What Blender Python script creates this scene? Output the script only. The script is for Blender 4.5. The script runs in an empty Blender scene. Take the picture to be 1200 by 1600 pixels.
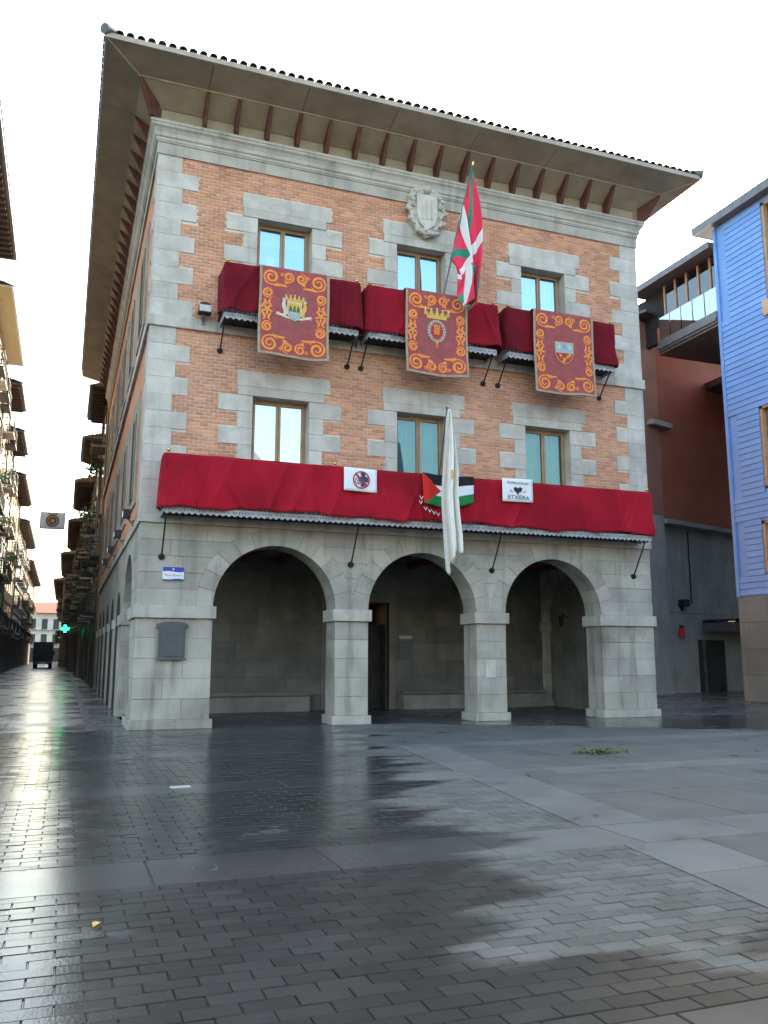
import bpy, math, random
from mathutils import Vector, Matrix
random.seed(7)
R = math.radians
scene = bpy.context.scene
col = scene.collection

# ------------------------------------------------------------------ camera
CAM_F, CAM_YAW, CAM_PITCH, CAM_ROLL = 1329.8, 0.3563, 0.1701, 0.0021
CAM_POS = Vector((-1.5638, -20.9098, 1.65))
def cam_axes():
    cy, sy, cp, sp = math.cos(CAM_YAW), math.sin(CAM_YAW), math.cos(CAM_PITCH), math.sin(CAM_PITCH)
    fwd = Vector((sy*cp, cy*cp, sp)); right = Vector((cy, -sy, 0)); up = right.cross(fwd)
    cr, sr = math.cos(CAM_ROLL), math.sin(CAM_ROLL)
    return cr*right+sr*up, -sr*right+cr*up, fwd
RX, UX, FX = cam_axes()
cam = bpy.data.cameras.new('camera'); camo = bpy.data.objects.new('camera', cam); col.objects.link(camo)
cam.sensor_fit = 'VERTICAL'; cam.sensor_height = 36.0; cam.sensor_width = 27.0
cam.lens = CAM_F/1600*36; cam.clip_start = 0.1; cam.clip_end = 3000
camo.matrix_world = Matrix(((RX.x, UX.x, -FX.x, CAM_POS.x), (RX.y, UX.y, -FX.y, CAM_POS.y), (RX.z, UX.z, -FX.z, CAM_POS.z), (0, 0, 0, 1)))
scene.camera = camo
def pix(p):                       # only used to pick which bricks and pavers show largest
    d = Vector(p)-CAM_POS; w = d.dot(FX)
    if w < .3: return (-9e9, -9e9, 9e9)
    return (600+CAM_F*d.dot(RX)/w, 800-CAM_F*d.dot(UX)/w, w)

# ------------------------------------------------------------------ light
SUN_EL, SUN_AZ = R(27), R(48)     # azimuth from +Y towards +X : the sun stands behind the town hall, to the right
world = bpy.data.worlds.new('World'); scene.world = world; world.use_nodes = True
wn = world.node_tree.nodes; wl = world.node_tree.links; wn.clear()
sky = wn.new('ShaderNodeTexSky'); sky.sky_type = 'NISHITA'; sky.sun_disc = False
sky.sun_elevation = SUN_EL; sky.sun_rotation = SUN_AZ
sky.air_density = 1.5; sky.dust_density = 4.0; sky.ozone_density = 1.0
bg = wn.new('ShaderNodeBackground'); bg.inputs['Strength'].default_value = 0.15
wo = wn.new('ShaderNodeOutputWorld'); wl.new(sky.outputs[0], bg.inputs[0]); wl.new(bg.outputs[0], wo.inputs[0])
sun = bpy.data.lights.new('sun', 'SUN'); sun.energy = 3.0; sun.angle = R(0.6); sun.color = (1, .93, .82)
suno = bpy.data.objects.new('sun', sun); col.objects.link(suno)
sd = Vector((math.sin(SUN_AZ)*math.cos(SUN_EL), math.cos(SUN_AZ)*math.cos(SUN_EL), math.sin(SUN_EL)))
suno.rotation_euler = sd.to_track_quat('Z', 'Y').to_euler(); suno.location = (20, 40, 40)
vs = scene.view_settings; vs.view_transform = 'Standard'; vs.look = 'None'; vs.gamma = 1; vs.use_curve_mapping = False
vs.exposure = 2.5

# ------------------------------------------------------------------ materials
def nodes_of(name):
    m = bpy.data.materials.new(name); m.use_nodes = True
    n = m.node_tree.nodes; l = m.node_tree.links; n.clear()
    out = n.new('ShaderNodeOutputMaterial'); b = n.new('ShaderNodeBsdfPrincipled'); l.new(b.outputs[0], out.inputs[0])
    return m, n, l, b, out
def mth(n, l, op, a, b=None, c=None, clamp=False):
    x = n.new('ShaderNodeMath'); x.operation = op; x.use_clamp = clamp
    for i, v in enumerate((a, b, c)):
        if v is None: continue
        if isinstance(v, (int, float)): x.inputs[i].default_value = v
        else: l.new(v, x.inputs[i])
    return x.outputs[0]
def noise(n, l, vec, scale, detail=5, rough=.55, stretch=None):
    if stretch:
        mp = n.new('ShaderNodeMapping'); mp.inputs['Scale'].default_value = stretch; l.new(vec, mp.inputs['Vector']); vec = mp.outputs[0]
    t = n.new('ShaderNodeTexNoise'); t.inputs['Scale'].default_value = scale; t.inputs['Detail'].default_value = detail; t.inputs['Roughness'].default_value = rough
    l.new(vec, t.inputs['Vector']); return t.outputs['Fac']
def ramp(n, l, fac, p0, p1):
    r = n.new('ShaderNodeMapRange'); r.interpolation_type = 'SMOOTHSTEP'
    r.inputs['From Min'].default_value = p0; r.inputs['From Max'].default_value = p1; l.new(fac, r.inputs['Value']); return r.outputs[0]
def mixc(n, l, fac, a, b, mode='MIX'):
    x = n.new('ShaderNodeMix'); x.data_type = 'RGBA'; x.blend_type = mode
    for sock, v in ((x.inputs[0], fac), (x.inputs[6], a), (x.inputs[7], b)):
        if isinstance(v, (int, float)): sock.default_value = v
        elif isinstance(v, tuple): sock.default_value = (*v, 1) if len(v) == 3 else v
        else: l.new(v, sock)
    return x.outputs[2]
def rnd_value(n, l):
    oi = n.new('ShaderNodeObjectInfo'); at = n.new('ShaderNodeAttribute'); at.attribute_name = 'rnd'
    s = mth(n, l, 'ADD', oi.outputs['Random'], at.outputs['Fac']); return mth(n, l, 'FRACT', s)
MATS = {}
def M(name, c1, c2=None, rough=.75, scale=2.5, bump=.15, bscale=35, rnd=0., streak=0., metallic=0., spec=.4, sheen=0., speck=0., dirt=None):
    m, n, l, b, out = nodes_of(name)
    g = n.new('ShaderNodeNewGeometry'); pos = g.outputs['Position']
    c2 = c2 or tuple(x*.75 for x in c1)
    c = mixc(n, l, ramp(n, l, noise(n, l, pos, scale), .32, .68), c1, c2)
    if dirt:
        c = mixc(n, l, mth(n, l, 'MULTIPLY', ramp(n, l, noise(n, l, pos, scale*.45, 8, .65), .52, .72), dirt[1]), c, dirt[0])
    if streak:
        c = mixc(n, l, mth(n, l, 'MULTIPLY', ramp(n, l, noise(n, l, pos, 1.6, 6, .6, (2.2, 2.2, .22)), .48, .75), streak), c, tuple(x*.35 for x in c1))
    if speck:
        c = mixc(n, l, mth(n, l, 'MULTIPLY', ramp(n, l, noise(n, l, pos, bscale*1.7, 2), .55, .7), speck), c, tuple(x*.45 for x in c1))
    if rnd:
        r = rnd_value(n, l)
        h = n.new('ShaderNodeHueSaturation'); l.new(c, h.inputs['Color'])
        l.new(mth(n, l, 'MULTIPLY_ADD', r, 2*rnd, 1-rnd), h.inputs['Value'])
        r2 = mth(n, l, 'FRACT', mth(n, l, 'MULTIPLY', r, 7.31))
        l.new(mth(n, l, 'MULTIPLY_ADD', r2, .5*rnd, 1-.25*rnd), h.inputs['Saturation'])
        l.new(mth(n, l, 'MULTIPLY_ADD', r2, .06*rnd, .5-.03*rnd), h.inputs['Hue'])
        c = h.outputs[0]
    l.new(c, b.inputs['Base Color'])
    l.new(mth(n, l, 'MULTIPLY_ADD', noise(n, l, pos, scale*3), .3*rough, rough*.85, clamp=True), b.inputs['Roughness'])
    b.inputs['Metallic'].default_value = metallic; b.inputs['Specular IOR Level'].default_value = spec
    if sheen:
        b.inputs['Sheen Weight'].default_value = sheen; b.inputs['Sheen Roughness'].default_value = .45
        b.inputs['Sheen Tint'].default_value = (*[min(1, x*1.6+.1) for x in c1], 1)
    if bump:
        bp = n.new('ShaderNodeBump'); bp.inputs['Strength'].default_value = bump; bp.inputs['Distance'].default_value = .02
        hsum = mth(n, l, 'ADD', noise(n, l, pos, bscale, 6), noise(n, l, pos, bscale*.22, 4))
        l.new(hsum, bp.inputs['Height']); l.new(bp.outputs[0], b.inputs['Normal'])
    MATS[name] = m; return m

STONE_UP = M('pale_limestone', (.62, .575, .50), (.48, .44, .38), .82, 1.7, .4, 26, rnd=.08, streak=.35, speck=.35, dirt=((.36, .315, .255), .7))
STONE = M('limestone', (.46, .425, .355), (.345, .315, .265), .82, 1.1, .35, 30, rnd=.13, streak=.7, speck=.45, dirt=((.22, .19, .15), .95))
STONE_BAND = M('limestone_moulding', (.54, .50, .425), (.42, .385, .33), .82, 1.4, .35, 30, rnd=.10, streak=.6, speck=.3, dirt=((.24, .22, .19), .6))
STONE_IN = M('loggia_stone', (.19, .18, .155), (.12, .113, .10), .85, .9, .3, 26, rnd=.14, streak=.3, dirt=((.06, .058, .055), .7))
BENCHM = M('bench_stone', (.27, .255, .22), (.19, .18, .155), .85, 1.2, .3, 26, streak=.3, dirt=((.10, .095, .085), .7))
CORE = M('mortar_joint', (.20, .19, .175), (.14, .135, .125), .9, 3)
MORTAR = M('brick_mortar', (.72, .64, .53), (.62, .55, .45), .9, 4)
BRICK = M('facing_brick', (.64, .30, .175), (.56, .25, .14), .85, 1.0, .3, 60, rnd=.2, dirt=((.44, .26, .16), .5), speck=.2)
SOFFIT = M('soffit_plaster', (.44, .37, .265), (.355, .295, .205), .85, 1.3, .15, 18, rnd=.07, speck=.12, dirt=((.27, .215, .145), .6))
SOFFIT_LINE = M('soffit_batten', (.56, .46, .31), None, .8)
RAFTER = M('rafter_red', (.15, .052, .032), (.10, .037, .025), .7, 4, .15, 30, rnd=.12)
FASCIA = M('eave_fascia', (.50, .43, .33), (.40, .35, .28), .7, 3)
TILE = M('roof_tile_clay', (.17, .16, .165), (.11, .105, .11), .75, 5, .3, 30, rnd=.3)  # terracotta turned grey: the shade on the tiles is put into the colour
IRON = M('black_iron', (.035, .035, .037), (.022, .022, .024), .5, 6, .1, metallic=.5)
LACE = M('grey_painted_valance', (.43, .43, .44), (.30, .30, .31), .6, 5, .1)
GOLD = M('brass', (.75, .52, .18), (.6, .4, .13), .25, 6, 0, metallic=1.)
VELVET = M('red_velvet', (.40, .007, .022), (.25, .004, .013), .85, .8, .12, 60, sheen=.30, spec=.2)
VELVET_D = M('maroon_velvet', (.17, .004, .013), (.12, .003, .010), .85, 1.2, .12, 60, sheen=.25, spec=.2)
VELVET_M = M('mid_red_velvet', (.27, .005, .016), (.20, .004, .012), .85, 1.2, .12, 60, sheen=.28, spec=.2)
TAP = M('tapestry_plum', (.36, .095, .095), (.30, .078, .08), .9, 5, .25, 150, spec=.2)
TAPEDGE = M('tapestry_border', (.42, .33, .22), (.33, .25, .17), .9, 12, .3, 80, spec=.2)
EMB = M('orange_embroidery', (.92, .30, .07), (.82, .23, .05), .75, 9, .4, 120, spec=.3)
EMBY = M('yellow_embroidery', (.75, .48, .10), (.62, .36, .07), .75, 9, .4, 120)
EMBW = M('cream_embroidery', (.70, .66, .52), (.60, .55, .42), .8, 9, .3, 120)
EMBG = M('green_embroidery', (.05, .13, .05), (.10, .18, .10), .8, 9, .3, 120)
EMBB = M('blue_embroidery', (.25, .36, .42), (.36, .46, .48), .8, 9, .3, 120)
EMBR = M('crimson_embroidery', (.50, .04, .03), (.40, .03, .03), .8, 9, .3, 120)
WOOD = M('window_oak', (.40, .25, .14), (.32, .19, .10), .5, 3, .1, 40)
DOORM = M('dark_door_wood', (.045, .03, .02), (.03, .02, .014), .5, 3, .1, 40)
CURTAIN = M('grey_green_curtain', (.22, .38, .38), (.17, .31, .31), .9, 2, .05)
BLIND = M('blue_blind', (.04, .26, .80), (.04, .22, .72), .7, 2, .03)
BLINDW = M('pale_blind', (.42, .68, .74), (.36, .62, .68), .8, 2, .03)
DARK = M('dark_interior', (.03, .03, .032), (.02, .02, .02), .9, 2)
WHITE = M('white_cloth', (.88, .84, .77), (.82, .78, .71), .85, 3, .1, 80)
PAPER = M('white_paper', (.80, .80, .80), (.76, .76, .77), .6, 3, .02)
BLACK = M('black_print', (.015, .015, .018), None, .6, 3, 0)
REDP = M('red_print', (.50, .02, .04), None, .6, 3, 0)
BLUEP = M('blue_print', (.04, .07, .42), None, .5, 3, 0)
NAVY = M('navy_print', (.02, .05, .10), None, .5, 3, 0)
PLAQUE = M('lead_plaque', (.115, .12, .125), (.09, .095, .10), .55, 3, .15, 30, metallic=.35)
CONCRETE = M('grey_concrete', (.27, .275, .27), (.21, .215, .21), .8, .8, .2, 20, rnd=.06, streak=.3)
REDWALL = M('red_render', (.29, .088, .055), (.245, .072, .045), .85, .6, .12, 30, streak=.15)
REDPALE = M('red_render_pilaster', (.28, .14, .105), (.23, .11, .085), .85, .6, .12, 30)
BLUE = M('blue_board', (.145, .315, .66), (.125, .285, .61), .55, 1.0, .08, 25, rnd=.05)
GREYROOF = M('grey_metal_roof', (.12, .118, .125), (.09, .09, .095), .5, 1, .05, metallic=.2)
PILLAR = M('pillar_concrete', (.175, .205, .20), (.135, .155, .15), .85, .8, .25, 20, rnd=.06, streak=.4, dirt=((.12, .125, .11), .6))
BEIGE = M('beige_panel', (.52, .36, .19), (.45, .30, .15), .6, 2, .08)
STEEL = M('grey_steel', (.16, .165, .17), (.12, .125, .13), .45, 3, .05, metallic=.5)
LEAF = M('leaf_green', (.055, .12, .03), (.09, .15, .04), .6, 20, .1, rnd=.3)
YLEAF = M('yellow_leaf', (.55, .36, .06), (.40, .22, .04), .6, 20, .1)
BARK = M('plant_stem', (.08, .06, .04), None, .8, 8)
TERRA = M('terracotta_pot', (.36, .14, .07), None, .8, 6)
TRUCK = M('truck_paint', (.03, .035, .035), (.022, .026, .026), .45, 2, .03)
RUBBER = M('tyre_rubber', (.02, .02, .02), None, .8, 9)
LAMPM = M('lamp_glass', (.55, .55, .52), None, .2, 9, 0)
TAIL = M('tail_light', (.5, .02, .02), None, .25, 9, 0)

def glass_mat(name, refl, tint, gl=(.92, .98, 1)):
    m, n, l, b, out = nodes_of(name); n.remove(b)
    g = n.new('ShaderNodeBsdfGlossy'); g.inputs['Roughness'].default_value = .02; g.inputs['Color'].default_value = (*gl, 1)
    t = n.new('ShaderNodeBsdfTransparent'); t.inputs['Color'].default_value = (*tint, 1)
    mx = n.new('ShaderNodeMixShader'); fr = n.new('ShaderNodeFresnel'); fr.inputs['IOR'].default_value = 1.5
    l.new(mth(n, l, 'ADD', fr.outputs[0], refl, clamp=True), mx.inputs[0]); l.new(t.outputs[0], mx.inputs[1]); l.new(g.outputs[0], mx.inputs[2]); l.new(mx.outputs[0], out.inputs[0])
    return m
GLASS = glass_mat('window_glass', .42, (.85, .93, .93))
GLASSU = glass_mat('sky_tinted_glass', .45, (.75, .92, .95), (.62, .90, 1.0))  # cyan of the mirrored sky is put into the gloss colour
GLASST = glass_mat('teal_glass', .10, (.62, .82, .82), (.6, .9, .95))
GLASSD = glass_mat('dim_glass', .10, (.5, .55, .55))

def emit_mat(name, c, s):
    m, n, l, b, out = nodes_of(name); b.inputs['Base Color'].default_value = (*c, 1)
    b.inputs['Emission Color'].default_value = (*c, 1); b.inputs['Emission Strength'].default_value = s; return m
def cloth_mat(name, c):
    m, n, l, b, out = nodes_of(name); b.inputs['Base Color'].default_value = (*c, 1); b.inputs['Roughness'].default_value = .8
    t = n.new('ShaderNodeBsdfTranslucent'); t.inputs['Color'].default_value = (*c, 1); mx = n.new('ShaderNodeMixShader'); mx.inputs[0].default_value = .62
    l.new(b.outputs[0], mx.inputs[1]); l.new(t.outputs[0], mx.inputs[2]); l.new(mx.outputs[0], out.inputs[0]); return m
BANNERM = cloth_mat('banner_cloth', (.86, .88, .90))
GREENLED = emit_mat('green_led', (.02, 1, .28), 1.6)
WARM = emit_mat('warm_room_light', (1, .55, .18), .22)

# wet plaza: dry and wet areas have shapes of their own, left behind by rain and drying wind
def wet_mat(name, dry, dry2, bump, rnd, wetdark=.42, always_wet=False, wr=(.07, .26), joint=0):
    m, n, l, b, out = nodes_of(name)
    g = n.new('ShaderNodeNewGeometry'); pos = g.outputs['Position']
    sx = n.new('ShaderNodeSeparateXYZ'); l.new(pos, sx.inputs[0]); X, Y = sx.outputs[0], sx.outputs[1]
    c = mixc(n, l, ramp(n, l, noise(n, l, pos, 1.3, 6), .3, .7), dry, dry2)
    c = mixc(n, l, mth(n, l, 'MULTIPLY', ramp(n, l, noise(n, l, pos, 3.1, 8, .7), .55, .72), .45), c, tuple(x*.55 for x in dry))
    c = mixc(n, l, mth(n, l, 'MULTIPLY', ramp(n, l, noise(n, l, pos, 16, 1), .74, .78), .5), c, tuple(x*1.9 for x in dry))
    c = mixc(n, l, mth(n, l, 'MULTIPLY', ramp(n, l, noise(n, l, pos, 70, 2), .5, .75), .35), c, tuple(x*.5 for x in dry))
    if rnd:
        r = rnd_value(n, l); h = n.new('ShaderNodeHueSaturation'); l.new(c, h.inputs['Color'])
        l.new(mth(n, l, 'MULTIPLY_ADD', r, 2*rnd, 1-rnd), h.inputs['Value']); c = h.outputs[0]
    if always_wet:
        wet = mth(n, l, 'MULTIPLY_ADD', ramp(n, l, noise(n, l, pos, .6, 5), .3, .75), .5, .5)
    else:
        # signed distance into the dry area, frayed by long horizontal tongues
        t1 = mth(n, l, 'SUBTRACT', X, mth(n, l, 'MULTIPLY_ADD', Y, .24, 5.1))
        t2 = mth(n, l, 'SUBTRACT', mth(n, l, 'MULTIPLY_ADD', X, -.62, 4.2), Y)
        t3 = mth(n, l, 'ADD', mth(n, l, 'MULTIPLY_ADD', X, .22, mth(n, l, 'ADD', Y, 15.9)), mth(n, l, 'MULTIPLY_ADD', noise(n, l, pos, 1.1, 5, .6, (.8, 1.2, 1)), 4.0, -2.0))
        d = mth(n, l, 'MINIMUM', mth(n, l, 'MINIMUM', t1, t2), t3)
        fr = mth(n, l, 'SUBTRACT', noise(n, l, pos, .8, 4, .5, (.30, 1.5, 1)), .5)
        fr2 = mth(n, l, 'SUBTRACT', noise(n, l, pos, 2.5, 5, .6, (.6, 1.3, 1)), .5)
        d = mth(n, l, 'ADD', d, mth(n, l, 'MULTIPLY_ADD', fr, 4.6, mth(n, l, 'MULTIPLY', fr2, .9)))
        wet = mth(n, l, 'SUBTRACT', 1.0, ramp(n, l, d, -.2, .45))
        spots = ramp(n, l, noise(n, l, pos, .9, 6, .65, (.7, 1.2, 1)), .60, .74)
        wet = mth(n, l, 'MULTIPLY', wet, mth(n, l, 'MULTIPLY_ADD', spots, -.55, 1.0))
        damp = ramp(n, l, noise(n, l, pos, 1.3, 6, .7), .58, .68)
        wet = mth(n, l, 'MAXIMUM', wet, mth(n, l, 'MULTIPLY', damp, .8))
    l.new(mixc(n, l, wet, c, mixc(n, l, 1.0, c, (wetdark, wetdark, wetdark*1.03), 'MULTIPLY')), b.inputs['Base Color'])
    near = mth(n, l, 'SUBTRACT', 1.0, ramp(n, l, mth(n, l, 'MULTIPLY_ADD', X, -.35, mth(n, l, 'MULTIPLY_ADD', noise(n, l, pos, .5, 4), 4.0, Y)), -13.2, -10.2))
    near = mth(n, l, 'MULTIPLY', near, ramp(n, l, X, -1.55, -.7))
    l.new(mth(n, l, 'MULTIPLY_ADD', near, -.36, .5), b.inputs['Specular IOR Level'])
    film = mth(n, l, 'MULTIPLY_ADD', near, .16, mth(n, l, 'MULTIPLY_ADD', noise(n, l, pos, 1.1, 5, .6), wr[1]-wr[0], wr[0]))
    l.new(mth(n, l, 'ADD', mth(n, l, 'MULTIPLY', wet, film), mth(n, l, 'MULTIPLY', mth(n, l, 'SUBTRACT', 1.0, wet), .62)), b.inputs['Roughness'])
    b.inputs['IOR'].default_value = 1.36
    bp = n.new('ShaderNodeBump'); bp.inputs['Distance'].default_value = .01
    l.new(mth(n, l, 'MULTIPLY_ADD', wet, -.75*bump, bump), bp.inputs['Strength'])
    l.new(mth(n, l, 'ADD', noise(n, l, pos, 55, 4), noise(n, l, pos, 9, 3)), bp.inputs['Height']); l.new(bp.outputs[0], b.inputs['Normal'])
    return m
PAVER = wet_mat('paver_concrete', (.118, .122, .108), (.097, .100, .089), .45, .18, .34)
SLAB = wet_mat('granite_slab', (.150, .150, .138), (.122, .122, .112), .3, .08, .42)
SMOOTH = wet_mat('smooth_paving', (.118, .122, .110), (.094, .097, .088), .35, .07, .42)
JOINT = wet_mat('sand_joint', (.07, .071, .066), (.052, .054, .05), .4, 0, .40)
STREET = wet_mat('street_paving', (.14, .145, .155), (.10, .105, .112), .18, .05, .5, True, (.05, .17))
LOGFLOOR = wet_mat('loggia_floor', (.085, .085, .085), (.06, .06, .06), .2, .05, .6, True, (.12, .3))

# ------------------------------------------------------------------ mesh helpers
class MB:
    def __init__(s): s.v = []; s.f = []; s.m = []; s.uv = []; s.r = []; s.mi = 0
    def add(s, vs, fs, rnd=None):
        o = len(s.v); s.v += [tuple(p) for p in vs]
        for f in fs:
            s.f.append(tuple(i+o for i in f)); s.m.append(s.mi)
            s.r.append(rnd if rnd is not None else 0.)
        return s
    def box(s, x0, x1, y0, y1, z0, z1, rnd=None):
        if x0 > x1: x0, x1 = x1, x0
        if y0 > y1: y0, y1 = y1, y0
        if z0 > z1: z0, z1 = z1, z0
        return s.add([(x0,y0,z0),(x1,y0,z0),(x1,y1,z0),(x0,y1,z0),(x0,y0,z1),(x1,y0,z1),(x1,y1,z1),(x0,y1,z1)],
                     [(0,3,2,1),(4,5,6,7),(0,1,5,4),(1,2,6,5),(2,3,7,6),(3,0,4,7)], rnd)
    def cbox(s, x0, x1, y0, y1, z0, z1, c=.01):   # box with a chamfer all round its -y face
        if x0 > x1: x0, x1 = x1, x0
        v = [(x0+c,y0,z0+c),(x1-c,y0,z0+c),(x1-c,y0,z1-c),(x0+c,y0,z1-c),(x0,y0+c,z0),(x1,y0+c,z0),(x1,y0+c,z1),(x0,y0+c,z1),(x0,y1,z0),(x1,y1,z0),(x1,y1,z1),(x0,y1,z1)]
        return s.add(v, [(0,1,2,3),(4,5,1,0),(5,6,2,1),(6,7,3,2),(7,4,0,3),(8,9,5,4),(9,10,6,5),(10,11,7,6),(11,8,4,7),(9,8,11,10)])
    def tbox(s, x0, x1, y0, y1, z0, z1, c=.006, rnd=None):   # box with a chamfered top face
        v = [(x0+c,y0+c,z1),(x1-c,y0+c,z1),(x1-c,y1-c,z1),(x0+c,y1-c,z1),(x0,y0,z1-c),(x1,y0,z1-c),(x1,y1,z1-c),(x0,y1,z1-c),(x0,y0,z0),(x1,y0,z0),(x1,y1,z0),(x0,y1,z0)]
        return s.add(v, [(0,1,2,3),(4,5,1,0),(5,6,2,1),(6,7,3,2),(7,4,0,3),(8,9,5,4),(9,10,6,5),(10,11,7,6),(11,8,4,7)], rnd)
    def prism(s, pts, f0, f1, order='xz'):        # polygon in 2D extruded between f0 and f1 along the third axis
        n = len(pts)
        def p(q, t):
            return (q[0], t, q[1]) if order == 'xz' else ((t, q[0], q[1]) if order == 'yz' else (q[0], q[1], t))
        vs = [p(q, f0) for q in pts]+[p(q, f1) for q in pts]
        fs = [tuple(range(n)), tuple(range(2*n-1, n-1, -1))]+[(i, i+n, (i+1) % n+n, (i+1) % n) for i in range(n)]
        return s.add(vs, fs)
    def tube(s, a, b, r0, r1=None, n=8, cap=True):
        a, b = Vector(a), Vector(b); r1 = r0 if r1 is None else r1
        d = (b-a).normalized(); u = d.orthogonal().normalized(); w = d.cross(u)
        vs = []
        for P_, r in ((a, r0), (b, r1)):
            for i in range(n):
                t = 2*math.pi*i/n; vs.append(P_+u*math.cos(t)*r+w*math.sin(t)*r)
        fs = [(i, (i+1) % n, (i+1) % n+n, i+n) for i in range(n)]
        if cap: fs += [tuple(range(n-1, -1, -1)), tuple(range(n, 2*n))]
        return s.add(vs, fs)
    def ball(s, c, r, n=8, sz=1.):
        c = Vector(c); vs = []; fs = []; k = max(3, n//2)
        for j in range(1, k):
            ph = math.pi*j/k
            for i in range(n):
                t = 2*math.pi*i/n; vs.append((c.x+r*math.sin(ph)*math.cos(t), c.y+r*math.sin(ph)*math.sin(t), c.z+r*sz*math.cos(ph)))
        top = len(vs); vs.append((c.x, c.y, c.z+r*sz)); vs.append((c.x, c.y, c.z-r*sz))
        for j in range(k-2):
            for i in range(n): fs.append((j*n+i, (j+1)*n+i, (j+1)*n+(i+1) % n, j*n+(i+1) % n))
        for i in range(n): fs.append((top, i, (i+1) % n)); fs.append((top+1, (k-2)*n+(i+1) % n, (k-2)*n+i))
        return s.add(vs, fs)
    def grid(s, fn, nu, nv):                      # fn(u,v) -> point, stores uv
        o = len(s.v)
        for j in range(nv+1):
            for i in range(nu+1): s.v.append(tuple(fn(i/nu, j/nv)))
        for j in range(nv):
            for i in range(nu):
                a = o+j*(nu+1)+i; s.f.append((a, a+1, a+nu+2, a+nu+1)); s.m.append(s.mi); s.r.append(0.)
                s.uv.append([(i/nu, j/nv), ((i+1)/nu, j/nv), ((i+1)/nu, (j+1)/nv), (i/nu, (j+1)/nv)])
        return s
    def mesh(s, name, mat, smooth=False):
        me = bpy.data.meshes.new(name); me.from_pydata(s.v, [], s.f)
        for q in (mat if isinstance(mat, (list, tuple)) else [mat]): me.materials.append(q)
        if any(s.m): me.polygons.foreach_set('material_index', s.m)
        if any(s.r):
            at = me.attributes.new('rnd', 'FLOAT', 'FACE'); at.data.foreach_set('value', s.r)
        if s.uv and len(s.uv) == len(s.f):
            ul = me.uv_layers.new(name='UVMap'); k = 0
            for q in s.uv:
                for t in q: ul.data[k].uv = t; k += 1
        if smooth: me.polygons.foreach_set('use_smooth', [True]*len(me.polygons))
        me.update(); return me
    def build(s, name, mat, parent=None, smooth=False):
        return link(name, s.mesh(name, mat, smooth), parent)
def link(name, data, parent=None, loc=None):
    o = bpy.data.objects.new(name, data); col.objects.link(o)
    if parent: o.parent = parent
    if loc: o.location = loc
    return o
def tag(o, label, cat, group=None):
    o['label'] = label; o['category'] = cat
    if group: o['group'] = group
    return o
def thing(name, loc, label, cat, group=None, rz=0):
    o = link(name, None, None, loc); o.rotation_euler = (0, 0, rz); o.empty_display_size = .3
    return tag(o, label, cat, group)
def struct(o): o['kind'] = 'structure'; return o
def stuff(o): o['kind'] = 'stuff'; return o
def solidify(o, t, off=0):
    md = o.modifiers.new('thickness', 'SOLIDIFY'); md.thickness = t; md.offset = off; return o
def text_polys(txt, size=1., shear=0.):
    cu = bpy.data.curves.new('txt', 'FONT'); cu.body = txt; cu.size = size; cu.align_x = 'CENTER'; cu.align_y = 'CENTER'; cu.shear = shear; cu.resolution_u = 3
    o = bpy.data.objects.new('txt', cu); col.objects.link(o)
    dg = bpy.context.evaluated_depsgraph_get(); me = bpy.data.meshes.new_from_object(o.evaluated_get(dg))
    vs = [(v.co.x, v.co.y) for v in me.vertices]; fs = [tuple(p.vertices) for p in me.polygons]
    bpy.data.objects.remove(o); bpy.data.curves.remove(cu); bpy.data.meshes.remove(me); return vs, fs

# ------------------------------------------------------------------ dimensions of the town hall
W = 14.69; DEP = 25.0
ARCH = [3.345, 7.345, 11.345]; AR = 1.555; ROUT = 1.98
Z_PL, Z_I0, Z_I1, Z_TOP = .22, 2.58, 2.88, 4.86
WINX = [3.36, 7.33, 11.30]; WH = .745
STR0, STR1 = 9.83, 10.13
FR0, FR1, CO1 = 14.50, 14.86, 15.33
PD = .80                                   # pier depth
LOGY = 5.0                                 # loggia back wall

# ------------------------------------------------------------------ ground
gb = MB(); gb.add([(-700,-700,-.06),(700,-700,-.06),(700,700,-.06),(-700,700,-.06)], [(0,1,2,3)])
struct(gb.build('ground', JOINT))
plaza = struct(MB().add([(-14,-24,-.008),(24.2,-24,-.008),(24.2,0,-.008),(-14,0,-.008)], [(0,1,2,3)]).build('plaza_paving', JOINT))
def long_l(y): return 4.42+(y+6.04)*.1424      # left edge of the oblique slab band
def long_r(y): return long_l(y)+.86
BANDS = [(-18.12,-17.30), (-14.12,-13.28), (-9.75,-9.02), (-5.72,-5.06), (-1.25,-.04)]
PW, PHH = .28, .14
pv = []
def paver_rows():
    cells = []
    for (a0, a1), (b0, b1) in zip(BANDS[:-1], BANDS[1:]): cells.append((a1, b0))
    cells.append((-22.5, -18.12))
    for y0, y1 in cells:
        nrow = round((y1-y0)/PHH); h = (y1-y0)/nrow
        for j in range(nrow):
            ya = y0+j*h; yb = ya+h
            xr = min(long_l(ya), long_l(yb)); x = -6.4+(PW/2 if j % 2 else 0)
            if y0 > -5.2: xr = 3.2
            while x < xr-.03:
                x2 = min(x+PW, xr); pv.append((x, x2, ya, yb)); x = x2
paver_rows()
full = []; rest = MB()
for k, (x0, x1, y0, y1) in enumerate(pv):
    px, py, w = pix(((x0+x1)/2, (y0+y1)/2, 0))
    if abs(x1-x0-PW) < 1e-4 and -60 < px < 1260 and py < 1640: full.append((w, k))
full.sort(); pick = set(k for _, k in full[:300])
paver_me = MB().tbox(-PW/2+.0028, PW/2-.0028, -PHH/2+.0028, PHH/2-.0028, -.03, 0, .004).mesh('paver', PAVER)
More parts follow.
